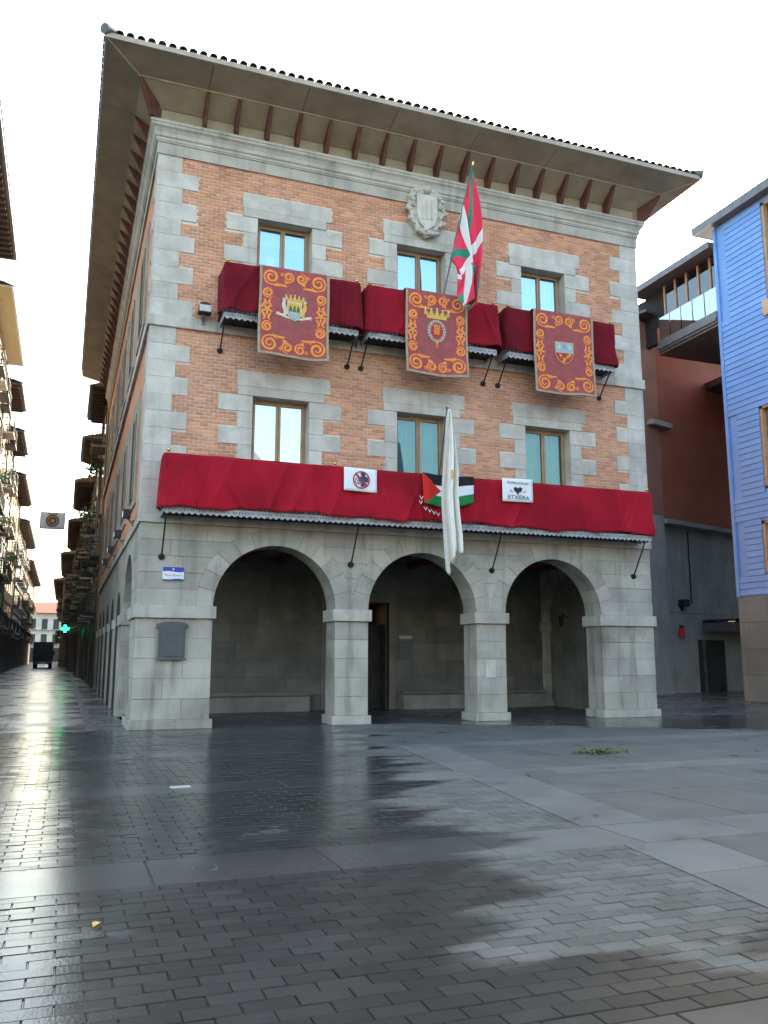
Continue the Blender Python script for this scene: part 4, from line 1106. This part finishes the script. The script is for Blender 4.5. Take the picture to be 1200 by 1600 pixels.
MB().cbox(xc-.26, xc+.26, -.088, -.074, 1.68, 2.33, .006).build('plaque_panel', PLAQUE, pq)
MB().box(xc-.34, xc+.34, -.10, -.076, 1.60, 1.645).build('plaque_sill', PLAQUE, pq)
nt_ = MB().box(9.14, 9.46, -.018, -.008, 1.14, 1.62).build('paper_notice', STONE_UP); tag(nt_, 'pale grey notice sheet fixed on the pier left of the right arch', 'notice')
pn = MB().box(8.60, 9.05, LOGY-.06, LOGY-.02, 1.65, 2.25).build('wall_notice', PILLAR); tag(pn, 'framed grey notice board with pale heading on the loggia wall', 'notice')
MB().box(8.60, 9.05, LOGY-.065, LOGY-.02, 2.27, 2.37).build('heading', STONE_UP, pn); MB().box(8.64, 9.01, LOGY-.07, LOGY-.055, 1.69, 2.2).build('notice_sheet', PLAQUE, pn)
lg = thing('loggia_lantern', (13.7, 3.0, 2.95), 'small dark lantern on the end wall of the loggia', 'lamp')
MB().tube((0, 0, 0), (-.25, 0, .12), .02, n=6).build('lamp_arm', IRON, lg); MB().tube((-.25, 0, .05), (-.25, 0, -.28), .1, .06, 6).build('lamp_housing', IRON, lg)

# ------------------------------------------------------------------ buildings on the right: blue boarded block, gallery over the passage, red block
RD = Vector((.955, .296, 0)); RP = Vector((24.95, 12.8, 0)); RNm = Vector((.296, -.955, 0))
def rp_(s, z, o=0.): q = RP+RD*s+RNm*o; return (q.x, q.y, z)
def rbox(s0, s1, o0, o1, z0, z1):
    return MB().add([rp_(s0,z0,o1), rp_(s1,z0,o1), rp_(s1,z0,o0), rp_(s0,z0,o0), rp_(s0,z1,o1), rp_(s1,z1,o1), rp_(s1,z1,o0), rp_(s0,z1,o0)],
                    [(0,3,2,1),(4,5,6,7),(0,1,5,4),(1,2,6,5),(2,3,7,6),(3,0,4,7)])
RB = thing('red_building', tuple(RP), 'modern dark red block over a grey concrete base beside the town hall passage', 'building')
def rb(mb, name, mat, par=None):
    o = mb.build(name, mat, par or RB)
    if not par: o.location = -RP
    return o
RBI = Matrix.Translation(-RP)
def rbuild(mb, name, mat, par=None):
    mb.v = [(p[0]-RP.x, p[1]-RP.y, p[2]) for p in mb.v]; return mb.build(name, mat, par or RB)
rbuild(rbox(.75, 14, -6, 0, 8.25, 18.45), 'upper_wall', REDWALL)
rbuild(rbox(-4, .745, -6, .12, 8.6, 18.40), 'corner_pilaster', REDPALE)
for k in range(6): rbuild(rbox(.2+2.2*k, 2.39+2.2*k, -6, -.4 if k == 0 else -.41, 0, 3.9), 'concrete_panel', CONCRETE)
for k in range(6): rbuild(rbox(.2+2.2*k, 2.39+2.2*k, -6, -.4, 3.915, 8.2), 'concrete_panel', CONCRETE)
rbuild(rbox(-4, .72, -6, .12, 0, 8.58), 'corner_pier', CONCRETE)
rbuild(rbox(.73, 14, -.8, .30, 8.205, 8.42), 'ledge_beam', CONCRETE)
rbuild(rbox(-.3, 1.3, -.3, .5, 13.0, 13.25), 'ledge_stub', CONCRETE)
dr = rbuild(rbox(3.85, 6.2, -.42, -.36, 0, 2.6), 'doorway', DARK)
rbuild(rbox(4.1, 4.25, -.36, -.25, 0, 2.6), 'door_post', STEEL, dr)
rbuild(rbox(4.3, 12, -.36, 1.6, 3.5, 3.62), 'canopy', GLASSD); rbuild(rbox(4.3, 12, -.36, 1.4, 3.0, 3.45), 'canopy_beam', STEEL)
rbuild(rbox(-1, 14, -7, .9, 18.46, 18.6), 'roof_slab', GREYROOF)
rbuild(rbox(1.22, 1.30, -.39, -.33, 0.02, 7.9), 'conduit', PAPER); rbuild(rbox(3.4, 3.46, -.39, -.35, 4.4, 8.1), 'cable', IRON)
# wall lamp and little red bell on the concrete
q = rp_(2.5, 4.3, -.35); wl_ = thing('passage_lamp', q, 'dark wall lamp on the grey concrete passage wall', 'lamp')
MB().box(-.2, .2, -.4, .0, -.1, .25).build('lamp_housing', IRON, wl_); MB().box(-.05, .05, -.1, .05, -.3, .2).build('lamp_arm', IRON, wl_)
q = rp_(2.35, 3.0, -.35); bl = thing('alarm_bell', q, 'small red box below the lamp on the passage wall', 'alarm box'); MB().cbox(-.16, .16, -.14, .0, -.3, .12, .03).build('housing', REDP, bl); MB().box(-.1, .1, -.1, 0, .125, .3).build('mount', IRON, bl)
q = rp_(.95, 2.9, -.35); sgn = thing('small_blue_sign', q, 'small blue plate beside the corner pier of the red building', 'sign'); MB().cbox(-.12, .12, -.04, .0, -.3, .3, .01).build('plate', BLUEP, sgn)
q = rp_(6.0, 0, 1.0); bo = thing('steel_bollard', q, 'pale round post in front of the dark passage doorway', 'bollard'); MB().tube((0,0,0), (0,0,1.0), .15, .15, 14).build('post', CONCRETE, bo); MB().ball((0,0,1.0), .15, 12, .4).build('cap', STEEL, bo, True)

# blue block: face in the plane x = 24.3, corner at y = 6.85, running towards the camera
BXF, BY1, BY0 = 24.3, 6.85, -14.0
struct(MB().box(26, 26.2, 1, 2, -.5, -.3).build('foundation', CONCRETE)) if False else None
BB = thing('blue_building', (BXF, BY1, 0), 'tall block of blue horizontal boards on a pale stone base', 'building')
def bb(x0, x1, y0, y1, z0, z1, name, mat, par=None, ch=False):
    return MB().box(x0-BXF, x1-BXF, y0-BY1, y1-BY1, z0, z1).build(name, mat, par or BB)
bwin = [(2.0, 5.02, 8.35, 11.75), (1.4, 5.32, 4.9, 7.1), (.6, 4.15, 16.0, 20.2)]
bw = MB()
for a, b, c, d in cells_with_holes(BY0, BY1-.02, 4.15, 20.4, bwin): bw.box(.03, .4, a-BY1, b-BY1, c, d)
bwall = bw.build('wall', BLUE, BB)
bb(BXF+.41, BXF+10, BY0, BY1-.05, 4.15, 20.4, 'core_wall', BLUE)
nb = 64; bh = (20.3-4.2)/nb
for k in range(nb):
    z0 = 4.2+k*bh; zc = z0+bh/2
    segs = [(BY0, BY1)]
    for (a, b, c, d) in bwin:
        if c < zc < d: segs = [(BY0, a), (b, BY1-.62)] if True else segs
    cut = any(c < zc < d for (_, _, c, d) in bwin)
    for a, b in segs:
        if b > BY1-.1: b = BY1-.62 if False else BY1-.012
        mb = MB(); mb.add([(-.028, a-BY1, z0), (-.028, b-BY1, z0), (-.006, b-BY1, z0+bh*.93), (-.006, a-BY1, z0+bh*.93), (.03, a-BY1, z0), (.03, b-BY1, z0), (.03, b-BY1, z0+bh), (.03, a-BY1, z0+bh)], [(0,3,2,1),(0,1,5,4),(3,7,6,2),(1,2,6,5),(0,4,7,3)])
        mb.build('board', BLUE, bwall)
MB().box(-.05, .05, -.14, .03, 4.15, 20.35).build('corner_board', BLUE, BB)
for (a, b, c, d) in bwin:
    f = bb(BXF+.2, BXF+.24, a, b, c, d, 'window', GLASS)
    for (p0, p1, q0, q1) in ((a, b, c, c+.12), (a, b, d-.12, d), (b-.16, b, c, d), (a, a+.16, c, d)): bb(BXF+.02, BXF+.19, p0, p1, q0, q1, 'frame', WOOD, f)
    bb(BXF+.3, BXF+.32, a, b, c, d, 'curtain', DARK, f)
bb(BXF-.12, BXF+.1, 2.2, 4.32, 15.35, 15.98, 'sill_box', BEIGE)
for z0, z1 in ((0, 1.0), (1.01, 2.05), (2.06, 3.1), (3.11, 4.14)):
    bb(BXF-.02, BXF+.9, 3.6, BY1, z0, z1, 'pillar_stone', PILLAR); bb(BXF-.02, BXF+.9, -2, 1.6, z0, z1, 'pillar_stone', PILLAR)
bb(BXF+.95, BXF+1.1, BY0, 3.6, 0, 4.14, 'shopfront', DARK)
bb(BXF-.35, BXF+10, BY0, BY1+.9, 20.42, 20.75, 'roof_eave', GREYROOF); bb(BXF-.41, BXF-.351, BY0, BY1+.9, 20.40, 20.79, 'eave_edge', STEEL)
# gallery bridging from the blue block to the red one
GA = thing('glazed_gallery', (24.3, 6.86, 15.9), 'glazed gallery bridging between the blue block and the red building', 'gallery')
def ga(x0, x1, y0, y1, z0, z1, name, mat, par=None): return MB().box(x0-24.3, x1-24.3, y0-6.86, y1-6.86, z0-15.9, z1-15.9).build(name, mat, par or GA)
G0, G1 = 6.9, 10.8
ga(24.3, 30, G0, G1, 15.95, 16.3, 'floor_slab', STEEL); ga(24.2, 24.3, G0, G1, 16.05, 16.6, 'edge_beam', STEEL); ga(24.12, 24.2, G0, G1, 16.15, 16.3, 'edge_rail', STEEL)
n = 5
for k in range(n):
    a = G0+(G1-G0)*k/n; b = G0+(G1-G0)*(k+1)/n
    ga(24.30, 24.33, a+.03, b-.03, 16.6, 17.75, 'balustrade_pane', GLASS); ga(24.75, 24.78, a+.05, b-.05, 16.6, 19.4, 'pane', GLASSD); ga(24.70, 24.82, b-.05, b+.05, 16.3, 19.5, 'mullion', WOOD)
ga(24.9, 24.95, G0, G1, 16.3, 19.5, 'curtain', DARK)
ga(24.3, 30, G1, G1+.15, 15.95, 17.3, 'end_panel', REDWALL)
ga(24.05, 30, G0, 12.6, 19.55, 19.8, 'roof_slab', GREYROOF); ga(24.0, 24.05, G0, 12.6, 19.52, 19.84, 'roof_edge', STEEL)
ga(25.3, 25.5, G0, 12.6, 18.3, 19.54, 'rear_wall', DARK)
ga(25.0, 25.25, 10.9, 17, 17.0, 19.54, 'attic_wall', DARK); ga(24.9, 25.0, 10.81, 10.95, 17.3, 19.54, 'corner_post', WOOD); ga(30, 40, G0, 16.4, 15.95, 16.3, 'passage_sky_blocker', STEEL); ga(38, 38.3, G0-3, 17, 0, 15.9, 'passage_end_blocker', CONCRETE)  # passage top and end pieces are added, unseen, to block skylight

# ------------------------------------------------------------------ the side street houses
HW = [M('house_cream', (.33, .28, .19), (.27, .23, .155), .85, .7, .15, 20, streak=.3), M('house_grey', (.14, .135, .13), (.10, .1, .097), .85, .7, .15, 20, streak=.3),
      M('house_ochre', (.24, .165, .085), (.19, .13, .07), .85, .7, .15, 20, streak=.3), M('house_rose', (.20, .12, .09), (.16, .095, .07), .85, .7, .15, 20, streak=.3), M('house_white', (.62, .60, .56), (.52, .5, .47), .85, .7, .15, 20, streak=.3)]
EAVEW = M('eave_timber', (.085, .05, .032), (.06, .036, .024), .7, 3, .15)
EAVEC = M('eave_cream', (.55, .44, .25), (.48, .38, .21), .7, 3, .1)
SHOP = M('shop_front_dark', (.035, .033, .03), (.02, .02, .02), .5, 2, .1)
SHUT = M('shutter_green', (.03, .06, .05), (.05, .05, .045), .6, 3, .1)
def leaf_clump(mb, c, r, n, rn):
    for _ in range(n):
        d = Vector((rn.gauss(0, 1), rn.gauss(0, 1), rn.gauss(0, .8))).normalized()*r*rn.random()**.5
        p = Vector(c)+d; a = Vector((rn.uniform(-1,1), rn.uniform(-1,1), rn.uniform(-1,1))).normalized()*.11; b = a.orthogonal().normalized()*.06
        mb.add([p-a, p+b, p+a, p-b], [(0,1,2,3)], rn.random())
PLANTN = [0]
PLANTL = ['cream eaved left house', 'rose left house', 'grey left house beyond the rose one', 'nearest right house', 'pale right house']
def house(side, y0, y1, h, xw, wall, eave, label, over=1.0, floors=5, seed=1, plants=(), soffit_mat=None, white_edge=False, eave_z=.0):
    # side -1: stands left of the street and faces +x ; +1: right, faces -x
    rn = random.Random(seed); s = -side                      # outward direction along x
    H = thing('street_house', (xw, y0, 0), label, 'house', 'houses along the side street')
    L_ = y1-y0
    def hb(o0, o1, a, b, z0, z1, name, mat, par=None):
        return MB().box(s*o0, s*o1, a, b, z0, z1).build(name, mat, par or H)
    wl2 = hb(-8, 0, .02, L_-.02, 0, h, 'wall', wall)
    hb(.0, .06, .03, L_-.03, sz(y0)-.3, 3.6, 'shop_front', SHOP)
    fh = (h-3.9)/(floors-1)
    ncol = max(1, int(L_/2.6))
    for f in range(floors-1):
        z0 = 3.9+f*fh
        for c in range(ncol):
            yc = L_*(c+.5)/ncol
            wd = hb(.0, .03, yc-.55, yc+.55, z0+.1, z0+fh*.76, 'window', SHUT if rn.random() < .5 else WOOD)
            hb(.031, .04, yc-.42, yc+.42, z0+.25, z0+fh*.72, 'pane', GLASSD, wd)
            hb(.03, .12, yc-.65, yc+.65, z0+fh*.76, z0+fh*.76+.12, 'sill', HW[1], wd)
        if rn.random() < .85:
            for c in range(ncol):
                yc = L_*(c+.5)/ncol; pj = rn.uniform(.5, .75)
                bz = hb(0, pj, yc-.95, yc+.95, z0-.04, z0+.08, 'balcony', STONE if rn.random() < .6 else IRON)
                rl = MB()
                for (o0, o1, a, b) in ((pj-.04, pj-.01, yc-.95, yc+.95), (.0, pj-.05, yc-.95, yc-.92), (.0, pj-.05, yc+.92, yc+.95)):
                    rl.box(s*o0, s*o1, a, b, z0+1.02, z0+1.07); rl.box(s*o0, s*o1, a, b, z0+.15, z0+.18)
                k = 0
                while k*.16 < 1.88: rl.box(s*(pj-.035), s*(pj-.015), yc-.94+k*.16, yc-.92+k*.16, z0+.08, z0+1.02); k += 1
                rl.build('railing', IRON, bz)
    # eave
    em = soffit_mat or EAVEW
    ev = hb(-8, over, -.05, L_+.05, h+.001, h+.14, 'roof_eave', em)
    k = .3
    while k < L_ and soffit_mat is None: hb(.0, over-.1, k, k+.13, h-.16, h-.002, 'rafter', EAVEW, ev); k += .62
    hb(over, over+.12, -.05, L_+.05, h+.0, h+.13, 'gutter', PAPER if white_edge else STEEL, ev)
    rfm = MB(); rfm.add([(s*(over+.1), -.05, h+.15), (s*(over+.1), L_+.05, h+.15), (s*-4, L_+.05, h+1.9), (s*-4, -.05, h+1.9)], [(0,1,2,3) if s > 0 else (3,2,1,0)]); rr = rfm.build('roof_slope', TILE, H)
    tcount = int(L_/.3)
    for t in range(min(tcount, 60)):
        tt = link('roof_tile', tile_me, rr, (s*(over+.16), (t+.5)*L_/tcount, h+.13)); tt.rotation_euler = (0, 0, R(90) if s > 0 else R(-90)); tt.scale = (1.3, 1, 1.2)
    hb(.01, .11, L_-.35, L_-.25, 0, h, 'downpipe', STEEL)
    for (py, pz) in plants:
        mb = MB(); leaf_clump(mb, (s*.5, py, pz), .55, 150, rn)
        o = mb.build('balcony_plant', LEAF); o.parent = None; o.location = (xw, y0, 0)
        PLANTN[0] += 1; tag(o, 'leafy green plant on a balcony of the '+PLANTL[PLANTN[0]-1], 'plant', 'balcony plants along the street')
        MB().box(s*.35, s*.6, py-.3, py+.3, pz-.75, pz-.5).build('plant_trough', TERRA, o)
    return H
LX = lambda y: -6.35-.004*max(0, y-40)
left_list = [(6, 26.6, 22.9, 1, None, 'left street house at the photo edge with tiled eave and grey walls', 1.05, False, ()),
             (26.7, 40, 21.3, 0, EAVEC, 'left street house with a wide cream eave and white gutter end', 1.0, True, ((9, 12.7),)),
             (40.1, 47, 20.0, 3, None, 'left street house with rose walls next beyond the cream eave', 1.0, False, ((3, 11.0),)),
             (47.1, 55, 18.4, 1, None, 'left street house with dark eave in the middle of the row', 1.0, False, ((4, 9.2),)),
             (55.1, 70, 16.6, 2, None, 'left street house with ochre walls past the middle of the row', 1.0, False, ()),
             (70.1, 92, 14.9, 4, None, 'left street house with pale walls second from the far end', 1.0, False, ()),
             (92.1, 130, 13.2, 0, None, 'left street house with cream walls at the far end of the row', 1.0, False, ())]
for k, (a, b, h, wi, sm, lb, ov, we, pls) in enumerate(left_list):
    house(-1, a, b, h, LX((a+b)/2), HW[wi], None, lb, ov, 6 if h > 19 else 5, 20+k, pls, sm, we)
RXX = lambda y: -.02-.012*max(0, y-25)-.016*max(0, y-55)
right_list = [(DEP+.35, 32, 15.8, 2, 'right street house directly behind the town hall with dark rafter eave', .85, ((4, 12.2),)),
              (32.1, 38.5, 14.6, 4, 'right street house with pale walls, second behind the town hall', .95, ((3, 10.5),)),
              (38.6, 50, 13.2, 3, 'right street house with rose walls, third behind the town hall', 1.1, ()),
              (50.1, 68, 12.2, 0, 'right street house with cream walls above the green cross', 1.15, ()),
              (68.1, 92, 11.6, 1, 'right street house with grey walls second from the far end', 1.1, ()),
              (92.1, 130, 11.0, 2, 'right street house with ochre walls at the far end', 1.1, ())]
for k, (a, b, h, wi, lb, ov, pls) in enumerate(right_list):
    house(1, a, b, h, RXX((a+b)/2), HW[wi], None, lb, ov, 5, 40+k, pls)
# house closing the street
EB = thing('end_house', (-4, 150, .8), 'pale house with red tiled roof closing the far end of the street', 'house')
MB().box(-10, 10, 0, 8, -1, 9.0).build('wall', HW[4], EB)
for x in range(-9, 10, 2):
    for z0 in (3.2, 6.0):
        w = MB().box(x-.5, x+.5, -.05, .01, z0, z0+1.9).build('window', SHUT, EB)
        MB().box(x-.8, x+.8, -.5, -.06, z0-.2, z0-.05).build('balcony', STONE, EB)
MB().box(-10, 10, -.06, .0, 0, 2.6).build('shop_front', SHOP, EB)
RTR = M('red_tile_far', (.38, .13, .08), (.3, .1, .06), .8, 4)
MB().prism([(-1, 9.0), (9, 9.0), (4, 11.2)], -10.5, 10.5, 'yz').build('roof', RTR, EB)
# houses closing the plaza opposite the town hall; the first floor panes mirror their roofs
def plaza_house(x0, x1, h, y, wall, label):
    Hh = thing('plaza_house', ((x0+x1)/2, y, 0), label, 'house'); w2 = (x1-x0)/2
    MB().box(-w2, w2, -8, 0, 0, h).build('wall', wall, Hh)
    nf = int((h-3.6)/3.1); nc = int((x1-x0)/2.6)
    for f in range(nf):
        for c in range(nc):
            xc_ = -w2+(c+.5)*2*w2/nc; z0 = 4.0+f*3.1
            wd = MB().box(xc_-.6, xc_+.6, 0, .04, z0, z0+2.1).build('window', SHUT, Hh); MB().box(xc_-.5, xc_+.5, .041, .05, z0+.1, z0+2.0).build('pane', GLASSD, wd)
            MB().box(xc_-.8, xc_+.8, 0, .5, z0-.15, z0-.03).build('balcony', IRON, Hh)
    MB().box(-w2, w2, 0, .06, 0, 3.2).build('shop_front', SHOP, Hh)
    MB().box(-w2, w2, -8, 1.0, h+.001, h+.15).build('roof_eave', EAVEW, Hh)
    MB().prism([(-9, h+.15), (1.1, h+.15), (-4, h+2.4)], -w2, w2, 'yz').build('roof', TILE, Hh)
plaza_house(-16, -3, 13.6, -36, HW[0], 'cream house across the plaza behind the viewer, left one')
plaza_house(-2.98, 10, 14.8, -36, HW[4], 'pale house across the plaza behind the viewer, middle one')
plaza_house(10.02, 26, 13.2, -36, HW[2], 'ochre house across the plaza behind the viewer, right one')
# banners across the street
def banner(y, x0, x1, z0, z1, label):
    g_ = thing('street_banner', ((x0+x1)/2, y, (z0+z1)/2), label, 'banner', 'crest banners hung over the street')
    w2, h2 = (x1-x0)/2, (z1-z0)/2
    o = MB().grid(lambda u, v: (-w2+2*w2*u, .04*math.sin(u*5), -h2+2*h2*v), 10, 6).build('banner_cloth', BANNERM, g_, True); solidify(o, .006)
    for r0, r1, m_, k in ((.30, .36, NAVY, 0), (.22, .30, EMBB, 1), (.13, .22, EMBR, 2), (.0, .13, EMBY, 3)):
        q = MB(); n = 20; vs = []
        for r in (r0*h2*2, r1*h2*2):
            for i in range(n): t = 2*math.pi*i/n; vs.append((r*math.cos(t), -.065-.002*k, r*math.sin(t)-.03*h2))
        q.add(vs, [(i, (i+1) % n, n+(i+1) % n, n+i) for i in range(n)]); q.build('crest_ring', m_, g_)
    MB().prism([(-.25*h2*2, .33*h2*2), (.25*h2*2, .33*h2*2), (.3*h2*2, .46*h2*2), (0, .42*h2*2), (-.3*h2*2, .46*h2*2)], -.07, -.066).build('crest_crown', EMBY, g_)
    MB().tube((-6.3-(x0+x1)/2, 0, h2+.25), (0-(x0+x1)/2, 0, h2+.25), .008, n=5).build('span_wire', IRON, g_)
    for q in (-w2, w2): MB().tube((q, 0, h2), (q, 0, h2+.25), .006, n=4).build('hanger', IRON, g_)
banner(30, -3.22, -1.88, 8.76, 9.74, 'white crest banner hung over the street, the nearer one')
0 and banner(62, -6.3, -4.9, 8.0, 9.1, 'white crest banner deeper in the street near the left houses')
# green pharmacy cross
gc = thing('pharmacy_cross', (-1.5, 50, 3.85), 'lit green cross sign sticking out above the right side of the street', 'sign')
MB().box(.05, .9, -.03, .03, -.03, .03).build('sign_arm', IRON, gc); MB().box(-.1, .1, -.06, .06, -.28, .28).build('cross_upright', GREENLED, gc); MB().box(-.29, -.105, -.06, .06, -.1, .1).build('cross_arm', GREENLED, gc); MB().box(.105, .29, -.06, .06, -.1, .1).build('cross_arm', GREENLED, gc)
# truck seen from behind
ty = 84; tz = sz(ty)
tr = thing('parked_truck', (-3.65, ty, tz+.006), 'dark box truck seen from behind at the end of the street', 'truck')
MB().box(-1.05, 1.05, 0, 4.2, .75, 2.9).build('cargo_box', TRUCK, tr); MB().box(-.95, .95, 4.25, 6.1, .45, 2.35).build('cab', TRUCK, tr)
for s in (-1, 1):
    MB().box(s*.04, s*1.0, -.03, 0, .82, 2.82).build('rear_door', TRUCK, tr); MB().box(s*.72, s*.95, -.06, -.005, .5, .66).build('tail_light', TAIL, tr)
    for y in (.9, 5.0):
        w = MB(); w.tube((s*.62, y, .42), (s*.98, y, .42), .42, n=16); wh = w.build('wheel', RUBBER, tr); MB().tube((s*.95, y, .42), (s*.99, y, .42), .22, n=12).build('rim', STEEL, wh)
    MB().box(s*1.02, s*1.25, 4.3, 4.36, 1.5, 1.85).build('mirror', IRON, tr)
MB().box(-1.0, 1.0, -.05, .1, .42, .72).build('bumper', STEEL, tr); MB().box(-.9, .9, .1, 5.8, .5, .74).build('chassis', IRON, tr)
MB().box(-.26, .26, -.065, -.052, .5, .62).build('number_plate', PAPER, tr)

# ------------------------------------------------------------------ small debris
rn = random.Random(5)
gr = MB()
for _ in range(260):
    a = rn.uniform(0, 6.28); r = .42*rn.random()**.7; x, y = r*math.cos(a)*1.3, r*math.sin(a)*.8; t = rn.uniform(0, 6.28)
    d = Vector((math.cos(t), math.sin(t), rn.uniform(-.1, .5)))*rn.uniform(.06, .13); b = Vector((-d.y, d.x, 0)).normalized()*.018; p = Vector((x, y, rn.uniform(.005, .06)))
    gr.add([p-d*.5, p+b, p+d*.5, p-b], [(0,1,2,3)], rn.random())
GRASSM = M('cut_leaves', (.16, .17, .03), (.10, .11, .02), .7, 20, .1, rnd=.3)
o = gr.build('fallen_greenery', GRASSM); o.location = (7.52, -7.58, 0); tag(o, 'flattened clump of yellow green leaves lying on the paving', 'leaves'); stuff(o)
def leaf(x, y, s, label):
    mb = MB(); pts = [(0, -.06), (.035, -.02), (.03, .03), (0, .07), (-.03, .03), (-.035, -.02)]
    mb.add([(0, 0, .012)]+[(p[0]*s, p[1]*s, .004+abs(p[0])*.5) for p in pts], [(0, i+1, (i+1) % 6+1) for i in range(6)])
    o = mb.build('fallen_leaf', YLEAF); o.location = (x, y, .004); o.rotation_euler = (0, 0, rn.uniform(0, 6)); tag(o, label, 'leaf')
leaf(-1.26, -14.98, .75, 'single yellow leaf lying on the pavers at lower left')
leaf(13.3, .2, 1.2, 'small pale scrap lying on the wet paving near the right pier') if False else None

scene.render.engine = 'CYCLES'
scene.cycles.use_denoising = True
